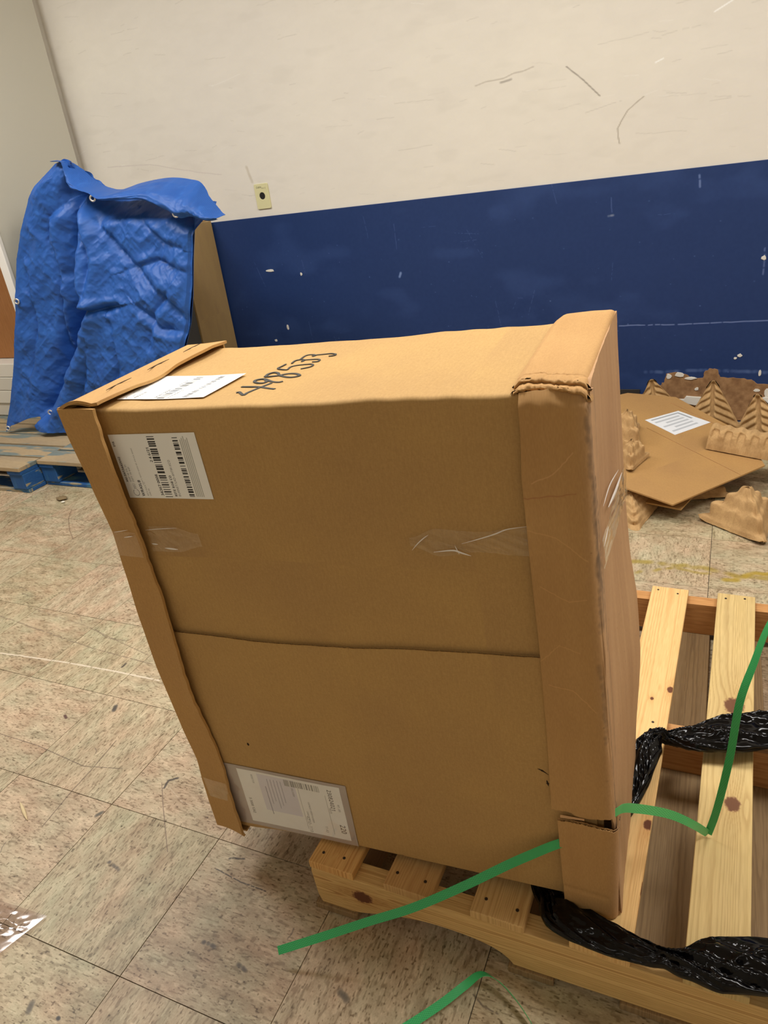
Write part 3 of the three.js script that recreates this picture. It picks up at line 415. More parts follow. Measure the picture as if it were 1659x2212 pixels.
{
  const frontLabel = (u0, u1, v0, v1, z, tex, name, label, rough = 0.55) => { // text runs upwards: label turned a quarter left
    const g = slab((s, t) => { const u = mix(u0, u1, s), v = mix(v0, v1, t); return [u, v, z + bulge(u, v)]; }, 24, 16, 0.0004, (s, t) => [t, 1 - s]);
    const m = mesh(name, g, std({ map: tex, roughness: rough }), carton); m.userData.label = label; return m;
  };
  frontLabel(0.0685, 0.2245, 0.7300, 0.8335, -0.0084, canvasTex(576, 864, shipLabel(false)), 'shipping_label', 'white barcode label on the front');
  const tg = slab((s, t) => { const w = mix(-0.048, -0.158, t), u = mix(0.072, 0.228, s) + 0.02 * (t - 0.5) * 0.2; return [u, topV(u) - 0.0030 * Math.sin(Math.PI * clamp(-w / 0.33)) * Math.sin(Math.PI * u / BW) + 0.0026, w]; }, 20, 14, 0.0004, (s, t) => [t, 1 - s]);
  mesh('shipping_label', tg, std({ map: canvasTex(576, 864, shipLabel(true)), roughness: 0.5 }), carton).userData.label = 'white barcode label on the top';
  // document pouch: clear sleeve over printed sheets
  const quad = (u0, u1, v0, v1, skew, z, tex, nx = 30) => slab((s, t) => { const u = mix(u0, u1, s) - skew * (1 - t), v = mix(v0, v1, t) - 0.004 * (1 - s) * (1 - t); return [u, v, z + bulge(u, v) + 0.0022 * (ridge(s * 4 + t * 3, t * 4 - s * 2, 2) - 0.5) * (z > -0.0004 ? 1 : 0.3)]; }, nx, 20, 0.0003, tex);
  const sheetTex = canvasTex(900, 620, (x, w, h) => {
    x.fillStyle = '#f8f6f0'; x.fillRect(0, 0, w, h); x.fillStyle = '#e4e0e6'; x.fillRect(180, 20, 330, 420); const vt = (s, px, py, f, c) => { x.save(); x.translate(px, py); x.rotate(Math.PI / 2); x.fillStyle = c || '#6b675f'; x.font = f; x.fillText(s, 0, 0); x.restore(); };
    bars(x, 420, 28, 300, 70, 6, 70); x.globalAlpha = 0.6; x.fillStyle = '#e9e6dc'; x.fillRect(420, 28, 300, 70); x.globalAlpha = 1;
    vt('5 3008 1242', 36, 330, 'bold 34px sans-serif', '#8a867e'); vt('WEBSTER', 120, 40, '24px sans-serif', '#8a867e'); for (let i = 0; i < 6; i++) { x.fillStyle = i ? '#a9a4ae' : '#85808c'; x.fillRect(232 + i * 30, 60 + (i ? 0 : 90), 6, 330 - (i % 3) * 40); }
    vt('DELIVERY', 470, 110, '24px sans-serif'); x.fillStyle = '#b4afa4'; x.fillRect(530, 100, 4, 480); x.fillRect(760, 120, 4, 460); vt('SHIPMENT ORDER NUMBER', 590, 240, '20px sans-serif'); vt('CARRIER REF', 556, 360, '20px sans-serif'); vt('230824021', 790, 44, 'bold 46px monospace', '#4c4842'); vt('220', 830, 440, 'bold 60px monospace', '#4c4842'); vt('PIECES', 770, 260, '22px sans-serif'); vt('WT. LBS', 850, 200, '24px sans-serif'); vt('4230-119', 540, 420, '40px monospace', '#7d7870'); vt('11 A3', 690, 500, '30px sans-serif', '#8a867e');
  });
  const pouch = mesh('document_pouch', quad(0.060, 0.3215, 0.0225, 0.178, 0.006, -0.0016, (s, t) => [s, t]), std({ color: 0xb8aaa0, roughness: 0.35 }), carton); pouch.userData.label = 'clear plastic document pouch';
  mesh('packing_list', quad(0.094, 0.308, 0.034, 0.171, 0.004, -0.0010, (s, t) => [s, t]), std({ map: sheetTex, roughness: 0.6 }), pouch).userData.label = 'printed sheet inside the pouch';
  mesh('sleeve', quad(0.061, 0.320, 0.0235, 0.177, 0.006, 0.0007, (s, t) => [s, t], 60), clearFilm, pouch);
  // handwritten number on the top, as flat marker strokes
  const DIG = [[[268, -68], [272, -70], [288, -55], [288, -66], [294, -88], [302, -110]], [[259, -97], [289, -93], [312, -84], [324, -80]], [[279, -131], [289, -118], [287, -112], [277, -113], [267, -120], [265, -128], [271, -132], [279, -131], [297, -118], [311, -113], [317, -117]],
    [[272, -143], [270, -157], [276, -164], [286, -159], [294, -148], [307, -140], [319, -136], [328, -139], [330, -145], [320, -153], [309, -155], [300, -152], [295, -147], [287, -145], [272, -143]], [[275, -205], [273, -195], [272, -183], [292, -175], [291, -188], [297, -195], [311, -199], [322, -200], [328, -194], [327, -186], [321, -181], [315, -177]],
    [[284, -207], [283, -221], [293, -226], [299, -221], [298, -214]], [[297, -216], [299, -222], [311, -224], [321, -224], [327, -220], [327, -212], [318, -211]], [[289, -227], [289, -243], [293, -249], [302, -249], [308, -244], [304, -240]], [[303, -241], [307, -246], [322, -249], [333, -251], [343, -246], [341, -240], [334, -238]]];
  const ink = DIG.map((d, di) => {
    const c = new THREE.CatmullRomCurve3(d.map(([u, w]) => V(u / 1000, 0, w / 1000)), false, 'catmullrom', 0.4), n = d.length * 7, hw = di < 4 ? 0.0022 : 0.0015;
    return slab((s, t) => { const p = c.getPoint(s), q = c.getTangent(s); const k = (t - 0.5) * 2 * hw; const u = p.x - q.z * -k * -1, w = p.z + q.x * -k * -1 * -1; const uu = p.x + q.z * k, ww = p.z - q.x * k; return [uu, topV(uu) + 0.0009 - 0.0040 * Math.sin(Math.PI * clamp(-ww / 0.325)) * Math.sin(Math.PI * uu / BW) + 0.0015 * Math.sin(uu * 9 + 1) * clamp(-ww / 0.325) + 0.0004, ww]; }, n, 2, 0.0008);
  });
  const nm = mesh('marker_number', mergeGeometries(ink), std({ color: 0x3b3a36, roughness: 0.7 }), carton); nm.userData.label = 'handwritten black number 498533';
  // clear packing tape
  const tape = (P, nu, nv) => mesh('packing_tape', slab(P, nu, nv, 0.00012), clearFilm, carton);
  tape((s, t) => { const u = mix(0.520, 0.684, s), hw = 0.018 + 0.003 * Math.sin(s * 8), c = 0.672 + 0.012 * s * s, v = c + (t - 0.5) * 2 * hw * (0.35 + 0.65 * sst(0, 0.25, s)); return [u, v, -0.0080 + bulge(u, v) + 0.0012 + 0.0035 * sst(0.5, 1, s) * 2 + 0.0024 * (ridge(s * 7 + t * 2, t * 3 + s * 4, 3) - 0.45)]; }, 90, 24);
  tape((s, t) => { const u = mix(0.080, 0.178, s), v = 0.660 + (t - 0.5) * 0.045 * (1 - 0.5 * sst(0.5, 1, s)); return [u, v, -0.0080 + bulge(u, v) + 0.001 + 0.002 * (1 - s) + 0.0022 * (ridge(s * 5 + t * 2 + 3, t * 3, 3) - 0.45)]; }, 60, 20);
  tape((s, t) => { const u = mix(0.012, 0.070, s), v = 0.655 + (t - 0.5) * 0.045; return [u, v, 0.0062 + 0.003 * s + 0.001 * (ridge(s * 3, t * 3, 2) - 0.5)]; }, 30, 16);
  tape((s, t) => { const u = mix(0.012, 0.066, s), v = 0.110 + (t - 0.5) * 0.05; return [u, v, 0.0058 + 0.004 * s + 0.001 * (ridge(s * 3 + 8, t * 3, 2) - 0.5)]; }, 30, 16);
  tape((s, t) => { const w = mix(-0.02, -0.325, s), v = mix(0.655, 0.615, s) + (t - 0.5) * 0.06 * (0.7 + 0.3 * s); return [uo(v) + out(v, w) + 0.0035 + 0.0035 * (ridge(s * 3 + 1, t * 4 + s * 2, 2) - 0.3), v, w]; }, 80, 24);
}

{
  const fold = phys({ color: 0xf2ece6, roughness: 0.22, specularIntensity: 1 });
  const wr = (pts, w, side) => { const c = new THREE.CatmullRomCurve3(pts.map((p) => side ? V(uo(p[0]) + out(p[0], p[1]) + 0.0055, p[0], p[1]) : V(p[0], p[1], (p[2] ?? -0.0080 + bulge(p[0], p[1]) + 0.0025))), false, 'centripetal'); mesh('tape_wrinkle', tube((s, a) => { const p = c.getPoint(s), r = w * Math.sin(Math.PI * clamp(s, 0.04, 0.96)) ** 0.6; const T = c.getTangent(s), k = side ? V(1, 0, 0) : V(0, 0, 1), n = k.clone().cross(T).normalize(); p.addScaledVector(n, Math.cos(a) * r).addScaledVector(k, Math.sin(a) * r * 0.5); return [p.x, p.y, p.z]; }, 30, 8), fold, carton); };
  wr([[0.5916, 0.6728], [0.6233, 0.6836], [0.6387, 0.6896], [0.6509, 0.6953], [0.6772, 0.7007]], 0.0009); wr([[0.5216, 0.6599], [0.5311, 0.6703], [0.5409, 0.6791], [0.5480, 0.6842]], 0.0007);
  wr([[0.5519, 0.6585], [0.5809, 0.6620], [0.5899, 0.6589], [0.6019, 0.6553]], 0.0014); wr([[0.5819, 0.6697], [0.5865, 0.6567]], 0.0006);
  wr([[0.0792, 0.6752], [0.1047, 0.6778], [0.1413, 0.6806]], 0.0006); wr([[0.1053, 0.6437], [0.13, 0.6423]], 0.0015); wr([[0.082, 0.6505], [0.094, 0.6499]], 0.0012);
  wr([[0.03, 0.678, 0.0105], [0.06, 0.6833, 0.0115]], 0.0006); wr([[0.046, 0.669, 0.0105], [0.066, 0.673, 0.012]], 0.0009);
  wr([[0.6543, -0.2562], [0.6694, -0.1674], [0.6864, -0.0858]], 0.0032, true); wr([[0.6821, -0.2075], [0.7047, -0.1096], [0.7164, -0.0309]], 0.0014, true); wr([[0.665, -0.0736], [0.6698, -0.0171]], 0.0011, true);
  const dark = std({ color: 0x2c1a0a, roughness: 1 });
  const nick = (pts, w) => { const c = new THREE.CatmullRomCurve3(pts.map((p) => V(p[0], p[1], -0.0078 + bulge(p[0], p[1]) + 0.0048)), false, 'centripetal'); mesh('nick', tube((s, a) => { const p = c.getPoint(s), r = w * (0.5 + vn(s * 9, w * 900)) * Math.sin(Math.PI * clamp(s, 0.05, 0.95)); const T = c.getTangent(s); return [p.x - T.y * Math.cos(a) * r, p.y + T.x * Math.cos(a) * r, p.z + Math.sin(a) * 0.0004]; }, 16, 8), dark, carton); };
  nick([[0.1375, 0.2384], [0.1425, 0.2384]], 0.0032); nick([[0.6604, 0.2932], [0.6663, 0.2907], [0.6760, 0.2838]], 0.0016); nick([[0.6725, 0.2722], [0.6745, 0.2600]], 0.0018);
}

/* ------------------------------------------------------------------ wooden pallet */
{
  const H0 = 0.016, H1 = 0.109, H2 = 0.127;
  const pal = thing('wooden_pallet', 'pale pine shipping pallet under the large cardboard box', 'pallet', [-0.615, 0, -0.708]); pal.rotation.y = 0.0079;
  const pine = [[224, 190, 130], [190, 142, 82]];
  const decks = [ // x near 0..1, x far, material
    [0.000, 0.090, 0.012, 0.102, { seed: 3, knots: [], light: [220, 172, 104], dark: [176, 112, 50], freq: 210 }],
    [0.150, 0.237, 0.165, 0.255, { seed: 5, knots: [], light: [206, 164, 106], dark: [176, 128, 74] }],
    [0.306, 0.397, 0.322, 0.412, { seed: 8, knots: [[0.9, 0.05, 0.012]], light: [216, 178, 118], dark: [182, 136, 78] }],
    [0.467, 0.559, 0.501, 0.592, { seed: 11, knots: [[0.42, 0.086, 0.008], [0.80, 0.085, 0.009], [0.93, 0.015, 0.011], [0.46, 0.052, 0.004]], light: [232, 192, 128], dark: [206, 152, 90], freq: 110 }],
    [0.633, 0.720, 0.662, 0.752, { seed: 14, knots: [[0.44, 0.05, 0.021], [0.71, 0.055, 0.014]], light: [222, 192, 126], dark: [186, 150, 88], freq: 120, grey: 0.18 }],
    [0.805, 0.895, 0.83, 0.92, { seed: 17 }], [0.965, 1.055, 0.985, 1.075, { seed: 20 }], [1.125, 1.215, 1.13, 1.22, { seed: 23 }]];
  const nail = new THREE.CylinderGeometry(0.0028, 0.0028, 0.001, 10), nailM = std({ color: 0x3a2c22, roughness: 0.6, metalness: 0.3 });
  const DEP = 1.059;
  decks.forEach(([a, b, c, d, o], i) => {
    const w = ((b - a) + (d - c)) / 2, m = woodMat({ ...o, W: 0.22, n: [1024, 192] }), g = fitUV(grainUV(rbox(-w / 2, w / 2, H1 + 0.0005, H2 + (hash2(i, 4) - 0.5) * 0.0012, -DEP / 2, DEP / 2, 0.0022), 'z', [-w / 2, 0, -DEP / 2]), m);
    const e = mesh('deck_board', g, m, pal); e.position.set((a + b + c + d) / 4, 0, -DEP / 2); e.rotation.y = -Math.atan2((c + d - a - b) / 2, DEP);
    e.rotation.y = Math.atan2(-((c + d) - (a + b)) / 2, DEP) ; const r = rng(i + 40);
    for (const z of [DEP / 2 - 0.028, 0.01, -DEP / 2 + 0.022]) for (const s of [-1, 1]) { const q = new THREE.Mesh(nail, nailM); q.name = 'nail'; q.position.set(s * w * (0.18 + r() * 0.16), H2 + 0.0004, z + (r() - 0.5) * 0.012); const k = e.children.length; if (k) q.name = `nail_${String(k).padStart(3, '0')}`; q.castShadow = q.receiveShadow = true; e.add(q); }
  });
  const notch = (sh, a, b) => { sh.lineTo(a, H0); const h = 0.040; sh.bezierCurveTo(a + 0.05, H0 + 0.012, a + 0.10, H0 + h, (a + b) / 2 + 0.03, H0 + h); sh.bezierCurveTo(b - 0.035, H0 + h, b - 0.012, H0 + 0.022, b, H0); };
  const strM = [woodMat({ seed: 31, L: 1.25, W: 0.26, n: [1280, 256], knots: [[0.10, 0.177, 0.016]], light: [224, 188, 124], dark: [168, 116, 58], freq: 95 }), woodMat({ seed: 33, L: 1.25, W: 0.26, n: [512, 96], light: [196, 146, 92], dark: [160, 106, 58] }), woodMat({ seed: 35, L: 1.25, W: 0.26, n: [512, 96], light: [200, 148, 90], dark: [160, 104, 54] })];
  [[-0.040, 0.038], [-0.55, 0.038], [-DEP + 0.002, 0.038]].forEach(([z, th], i) => {
    const s = new THREE.Shape(); s.moveTo(0.010, H0); notch(s, 0.075, 0.375); s.lineTo(0.845, H0); notch(s, 0.846, 1.14); s.lineTo(1.215, H0); s.lineTo(1.219, H0 + 0.006); s.lineTo(1.219, H1); s.lineTo(0.002, H1); s.lineTo(0.000, H1 - 0.01); s.lineTo(0.004, H0 + 0.02);
    const g = new THREE.ExtrudeGeometry(s, { depth: th - 0.003, bevelEnabled: true, bevelThickness: 0.0015, bevelSize: 0.0012, bevelOffset: -0.0012, bevelSegments: 2, curveSegments: 20 }); g.translate(0, 0, z + 0.0015);
    mesh('stringer', fitUV(grainUV(g, 'x'), strM[i]), strM[i], pal);
  });
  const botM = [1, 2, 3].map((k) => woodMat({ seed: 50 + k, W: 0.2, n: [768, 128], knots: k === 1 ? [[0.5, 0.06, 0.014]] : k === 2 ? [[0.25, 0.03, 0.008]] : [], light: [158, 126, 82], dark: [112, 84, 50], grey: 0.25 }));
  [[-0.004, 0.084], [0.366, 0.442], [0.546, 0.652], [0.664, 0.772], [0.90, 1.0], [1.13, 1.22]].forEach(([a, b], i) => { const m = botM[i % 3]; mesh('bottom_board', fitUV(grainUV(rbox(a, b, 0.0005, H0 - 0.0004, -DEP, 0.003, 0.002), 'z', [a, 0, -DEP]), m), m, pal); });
}

/* ------------------------------------------------------------------ green strapping */
const strapTex = new Raster(64, 64, (i, j) => { const k = ((i >> 3) + (j >> 3)) & 1 ? 6 : -6; return [52 + k, 178 + k * 2, 102 + k]; }).tex();
const strapBump = new Raster(64, 64, (i, j) => { const q = (Math.sin(i / 64 * 6.283 * 4) * Math.sin(j / 64 * 6.283 * 4) > 0) ? 200 : 80; return [q, q, q]; }).tex(false);
const strapM = phys({ map: strapTex, bumpMap: strapBump, bumpScale: 0.0003, roughness: 0.34, clearcoat: 0.25, clearcoatRoughness: 0.3 });
function ribbon(pts, width, nrm, nu = 200, th = 0.0007) { // nrm: list of side vectors, interpolated along the strip
  const c = new THREE.CatmullRomCurve3(pts.map((p) => V(...p)), false, 'centripetal'), sd = nrm.map((p) => V(...p));
  return slab((s, t) => { const p = c.getPoint(s), k = s * (sd.length - 1), i = Math.min(sd.length - 2, Math.floor(k)), q = sd[i].clone().lerp(sd[i + 1], k - i); const T = c.getTangent(s); q.addScaledVector(T, -q.dot(T)).normalize(); p.addScaledVector(q, (t - 0.5) * width); return [p.x, p.y, p.z]; }, nu, 3, th, (s, t) => [s * c.getLength() / 0.02, t]);
}
{
  const A = [[-0.137, 0.300, -0.766], [-0.171, 0.281, -0.760], [-0.210, 0.252, -0.752], [-0.246, 0.224, -0.744], [-0.316, 0.181, -0.713], [-0.398, 0.135, -0.679], [-0.467, 0.104, -0.654], [-0.547, 0.067, -0.624], [-0.630, 0.030, -0.593]];
  const Bp = [[-0.119, 0.352, -0.776], [-0.105, 0.359, -0.771], [-0.094, 0.357, -0.774], [-0.082, 0.346, -0.798], [-0.067, 0.321, -0.826], [-0.018, 0.243, -0.900], [0.019, 0.181, -0.945], [0.042, 0.1345, -0.975]];
  const C = [[0.042, 0.1345, -0.9755], [0.050, 0.179, -0.980], [0.062, 0.305, -0.985], [0.069, 0.421, -1.000], [0.083, 0.481, -1.020], [0.095, 0.526, -1.040], [0.113, 0.572, -1.060]];
  const st = thing('packing_strap', 'cut green plastic strap threaded through the torn flap of the large box', 'strap');
  mesh('strap_end', ribbon(A, 0.0140, [[-0.2, 0.9, -0.2], [-0.3, 0.6, -0.4], [-0.34, 0.42, -0.42], [-0.3, 0.45, -0.45]], 160), strapM, st);
  mesh('strap_loop', ribbon(Bp, 0.0140, [[0, 1, 0.1], [0, 1, 0], [0.1, 0.85, -0.5], [0.1, 0.65, -0.75], [0.15, 0.62, -0.72], [0.5, 0.5, -0.4]], 160), strapM, st);
  mesh('strap_tail', ribbon(C, 0.0120, [[1, 0, 0.15], [1, 0, 0.2], [1, 0, 0.4], [0.7, 0, 0.9], [0.35, 0, 1]], 160), strapM, st);
  const Fp = [[-0.47, 0.006, -0.46], [-0.369, 0.012, -0.572], [-0.330, 0.018, -0.617], [-0.304, 0.022, -0.652], [-0.284, 0.024, -0.676], [-0.259, 0.022, -0.676], [-0.219, 0.016, -0.657], [-0.175, 0.008, -0.62], [-0.14, 0.005, -0.575]];
  const fs = thing('packing_strap', 'loose bent piece of green plastic strap lying on the floor before the pallet', 'strap');
  mesh('strap_piece', ribbon(Fp, 0.0130, [[0.75, -0.5, 0.6], [0.75, -0.5, 0.6], [0.75, -0.45, 0.6], [0.6, 0.3, 0.6], [0.3, 1, 0.45], [0.2, 1, 0.5], [0.2, 1, 0.5]], 200), strapM, fs);
}

/* ------------------------------------------------------------------ black stretch film ropes */
const filmM = phys({ color: 0x050405, roughness: 0.13, specularIntensity: 0.55 });
function filmRope(name, label, mid, halfW, halfH, seed, nu = 260, lift = 0) {
  const c = new THREE.CatmullRomCurve3(mid.map((p) => V(...p)), false, 'centripetal'), hw = lut(halfW), hh = lut(halfH);
  const g = tube((s, a) => {
    const p = c.getPoint(s), T = c.getTangent(s), side = V(0, 1, 0).cross(T).normalize(), up = T.clone().cross(side).normalize(), ca = Math.cos(a), sa = Math.sin(a);
    const x = s * c.getLength(), tri = Math.abs(a - Math.PI), pl = ridge(x * 11 + tri * 0.9 + seed, tri * 1.5 + x * 13 + seed, 2), fine = ridge(x * 30 + tri * 2 + seed, tri * 2.2 - x * 22, 1), W = hw(s), H = hh(s);
    const k = 1 + 1.0 * (pl - 0.55) + 0.5 * (fine - 0.55) * (W > 0.012 ? 1 : 0.5);
    p.addScaledVector(side, ca * W * (1 + 0.18 * (fbm(x * 14 + seed, a) - 0.5))).addScaledVector(up, sa * H * k + (pl - 0.55) * 0.006 * (sa > 0 ? 1 : 0.3)); if (p.y < lift) p.y = lift;
    return [p.x, p.y, p.z];
  }, nu, 72);
  const t = thing(name, label, 'film'); mesh('twisted_film', g, filmM, t); return t;
}
filmRope('stretch_film', 'twisted black stretch film trailing over the front edge of the wooden pallet', [[-0.235, 0.118, -0.815], [-0.19, 0.131, -0.773], [-0.157, 0.137, -0.745], [-0.100, 0.141, -0.728], [-0.032, 0.147, -0.718], [0.014, 0.150, -0.719], [0.062, 0.153, -0.731], [0.127, 0.155, -0.748], [0.24, 0.15, -0.76], [0.36, 0.15, -0.78]],
  [[0, 0.006], [0.09, 0.02], [0.2, 0.036], [0.33, 0.027], [0.45, 0.017], [0.5, 0.013], [0.56, 0.022], [0.66, 0.04], [0.8, 0.04], [1, 0.03]], [[0, 0.004], [0.2, 0.011], [0.5, 0.010], [0.7, 0.016], [1, 0.014]], 3, 300, 0.06);
filmRope('stretch_film', 'twisted black stretch film lying across the far boards, running behind the large box', [[-0.105, 0.135, -0.93], [-0.088, 0.142, -0.985], [-0.078, 0.150, -1.06], [-0.072, 0.163, -1.125], [-0.060, 0.166, -1.155], [-0.038, 0.158, -1.165], [0.009, 0.158, -1.178], [0.074, 0.162, -1.205], [0.139, 0.16, -1.238], [0.26, 0.155, -1.28], [0.4, 0.15, -1.33]],
  [[0, 0.002], [0.08, 0.008], [0.2, 0.020], [0.3, 0.027], [0.35, 0.02], [0.42, 0.013], [0.5, 0.014], [0.6, 0.032], [0.7, 0.046], [1, 0.05]], [[0, 0.002], [0.2, 0.010], [0.35, 0.016], [0.5, 0.010], [0.7, 0.016], [1, 0.016]], 9, 300, 0.129);

/* ------------------------------------------------------------------ flat cardboard sheet and moulded pulp corner pads on the right */
{
  const A = V(-0.112, 0.085, -2.368), N = V(0.0893, 0.9890, 0.1177), Y = (x, z) => A.y - (N.x * (x - A.x) + N.z * (z - A.z)) / N.y;
  const outline = [[-0.112, -2.368], [0.174, -2.711], [0.109, -2.936], [-0.02, -3.06], [-0.164, -3.211], [-0.363, -3.21], [-0.60, -3.02], [-0.52, -2.53]];
  const sh = new THREE.Shape(outline.map(([x, z]) => new THREE.Vector2(x, -z))), g = new THREE.ExtrudeGeometry(sh, { depth: 0.005, bevelEnabled: true, bevelSize: 0.0006, bevelThickness: 0.0006, bevelSegments: 1 }); g.rotateX(-Math.PI / 2);
  const p = g.attributes.position; for (let i = 0; i < p.count; i++) p.setY(i, p.getY(i) + Y(p.getX(i), p.getZ(i)) - 0.005); g.computeVertexNormals();
  const uv = g.attributes.uv; for (let i = 0; i < uv.count; i++) uv.setXY(i, (p.getX(i) * 0.64 + p.getZ(i) * -0.77) * S6, (p.getX(i) * 0.77 + p.getZ(i) * 0.64) * S6);
  const t = thing('cardboard_sheet', 'flat brown cardboard sheet with a white paper label lying on pulp pads by the wall', 'cardboard'); mesh('sheet', g, std({ map: kraft1, roughness: 0.8, color: new THREE.Color(0.88, 0.82, 0.80) }), t);
  const score = (p0, p1) => mesh('score_line', slab((s, q) => { const x = mix(p0[0], p1[0], s) + (q - 0.5) * 0.004, z = mix(p0[1], p1[1], s) + (q - 0.5) * 0.004; return [x, Y(x, z) + 0.0014 * Math.sin(Math.PI * q) + 0.0006, z]; }, 20, 4, 0.0012), std({ color: 0xbd9060, roughness: 0.85 }), t);
  score([0.097, -2.62], [-0.25, -2.90]); score([0.09, -2.915], [-0.18, -3.15]);
  const q = [[-0.145, -3.08], [-0.265, -2.966], [-0.142, -2.866], [-0.018, -3.004]];
  const lt = canvasTex(256, 320, (x, w, h) => { x.fillStyle = '#eef0f2'; x.fillRect(0, 0, w, h); x.fillStyle = '#a4a8ac'; x.fillRect(20, 24, 210, 16); x.fillRect(20, 24, 14, 150); for (let i = 0; i < 5; i++) { x.globalAlpha = 0.55; x.fillRect(54, 70 + i * 46, 180 - (i % 2) * 50, 22); } x.globalAlpha = 1; });
  mesh('paper_label', slab((s, k) => { const x = mix(mix(q[1][0], q[2][0], s), mix(q[0][0], q[3][0], s), k), z = mix(mix(q[1][1], q[2][1], s), mix(q[0][1], q[3][1], s), k); return [x, Y(x, z) + 0.0014 + 0.001 * (fbm(s * 4, k * 4) - 0.4), z]; }, 16, 16, 0.0005, (s, k) => [1 - k, 1 - s]), phys({ map: lt, roughness: 0.35, clearcoat: 0.4 }), t);

  const pulpTex = new Raster(512, 512, (i, j) => { const b = fbm(i * 0.02, j * 0.02, 4) - 0.5, f = vn(i * 0.5, j * 0.5) - 0.5, m = fbm(i * 0.09, j * 0.09, 3) - 0.5; const L = b * 34 + f * 14 + m * 22; return [186 + L, 150 + L * 0.96, 102 + L * 0.8]; }).tex();
  const pulp = std({ map: pulpTex, roughness: 0.95 });
  /* three-sided corner pad: barycentric shell with terraces, ridge lumps and a thick rim; base triangle in xz, apex up */
  function padGeo(size, height, seed, terr = 3.3, lump = 0.013) {
    const R = size / Math.sqrt(3), cr = [0, 1, 2].map((k) => [Math.sin(k * 2.0944) * R, Math.cos(k * 2.0944) * R]); const n = 60;
    const P = (s, t) => { // s round the triangle, t from rim to apex
      const e = s * 3, k = Math.min(2, Math.floor(e)), f = e - k; const a = cr[k], b = cr[(k + 1) % 3]; let x = mix(a[0], b[0], f), z = mix(a[1], b[1], f); const corner = Math.min(f, 1 - f), cut = 0.86 + 0.14 * sst(0, 0.12, corner); x *= cut; z *= cut;
      const m = t, wob = 0.08 * (fbm(s * 9 + seed, m * 3 + seed, 2) - 0.5), mt = clamp(m + wob * 0.35) * terr, st = Math.floor(mt) + sst(0.40, 0.98, mt - Math.floor(mt)), h0 = mix(m, Math.min(terr, st) / terr, 0.42), h = 1 - Math.pow(1 - h0, 1.3); const rg = Math.exp(-Math.pow(corner / 0.15, 2)), along = 0.5 + 0.5 * Math.cos(mt * 6.283 + 0.6);
      const bl = 0.5 + 0.5 * Math.cos((f - 0.5) * 6.283 * 3); let y = height * h * (1 + 0.06 * (fbm(s * 5 + seed, m * 2) - 0.5)) + lump * (rg * along * 1.5 * (1 - m * 0.85) + bl * 0.8 * sst(0.05, 0.25, m) * (1 - m)) + 0.010 * (fbm(x * 28 + seed, z * 28, 3) - 0.5) * (1 - m * 0.5) + 0.003 * (fbm(x * 90 + seed, z * 90, 2) - 0.5); y += 0.010 * sst(0.0, 0.06, m); y = Math.max(y, 0.0042);
      const k2 = (1 - m) * (1 + 0.16 * rg * along * (1 - m)) + 0.04 * Math.sin(Math.PI * m) * (fbm(s * 12, m * 5 + seed) - 0.5); return [x * k2 * (1 + 0.05 * (fbm(s * 14 + seed, m * 4) - 0.5)), y, z * k2 * (1 + 0.05 * (fbm(s * 14 + seed, m * 4) - 0.5))];
    };
    return slab((s, t) => P(s, t * 0.995), 96, 44, 0.004, (s, t) => [s * 1.2, t * 0.4]);
  }
  const gA = padGeo(0.26, 0.135, 2), gB = padGeo(0.20, 0.11, 7, 3), gC = padGeo(0.27, 0.07, 5, 5, 0.006);
  const grp = 'moulded pulp corner pads scattered by the wall';
  function pad(label, geo, pos, rot, order = 'YXZ') { const t = thing('pulp_pad', label, 'packing pad', pos, grp); t.rotation.order = order; t.rotation.set(...rot.map(THREE.MathUtils.degToRad)); mesh('moulded_shell', geo, pulp, t); return t; }
  const lay = (t, yaw, up = 0.002) => { t.quaternion.setFromUnitVectors(V(0, 1, 0), N).multiply(new THREE.Quaternion().setFromAxisAngle(V(0, 1, 0), THREE.MathUtils.degToRad(yaw))); t.position.y = Y(t.position.x, t.position.z) + up; }; // rest a pad on the sloping sheet
  pad('brown pulp corner pad standing on the bare floor in front of the cardboard sheet', gA, [0.115, 0.002, -2.415], [0, 22, 0]);
  lay(pad('small brown pulp pad on the left of the cardboard sheet, beside its white label', gB, [-0.325, 0.138, -2.80], [0, 0, 0]), 40);
  lay(pad('smaller brown pulp pad nearest the large box on the left of the cardboard sheet', padGeo(0.15, 0.085, 9, 3), [-0.285, 0.120, -2.615], [0, 0, 0]), 10);
  // leaf-like pads standing against the wall, hollow side forward
  const leafGeo = (W, H, seed) => slab((a, b) => { // upright ribbed triangle: groove down the middle, chevron ribs, rounded tip
    b *= 0.985; const y = b * H, e = 0.78 * (1 - b) + 0.22 * Math.sqrt(1 - b), x = (a - 0.5) * W * e, ax = Math.abs(x), d = y + 0.62 * ax, rib = 0.5 + 0.5 * Math.cos(d / 0.030 * 6.283), rim = Math.max(sst(0.40, 0.49, Math.abs(a - 0.5)), sst(0.92, 0.98, b));
    const z = 0.0095 * Math.pow(rib, 0.8) * sst(0.004, 0.014, ax) * (1 - rim) - 0.010 * Math.exp(-Math.pow(x / 0.006, 2)) * (1 - sst(0.85, 1, b)) + 0.008 * rim - 0.30 * ax - 0.12 * y + 0.005 * (fbm(x * 40 + seed, y * 40, 3) - 0.5);
    return [x * (1 + 0.03 * (vn(y * 60, seed) - 0.5)), y, z];
  }, 70, 70, 0.005, (a, b) => [a * 0.4, b * 0.4]);
  pad('ribbed leaf-shaped pulp pad upright behind the middle of the cardboard sheet', leafGeo(0.25, 0.243, 3), [-0.012, 0.004, -3.255], [0, 4, 2]);
  pad('ribbed leaf-shaped pulp pad upright at the right end behind the cardboard sheet', leafGeo(0.28, 0.255, 13), [0.175, 0.004, -3.03], [0, -12, 9]);
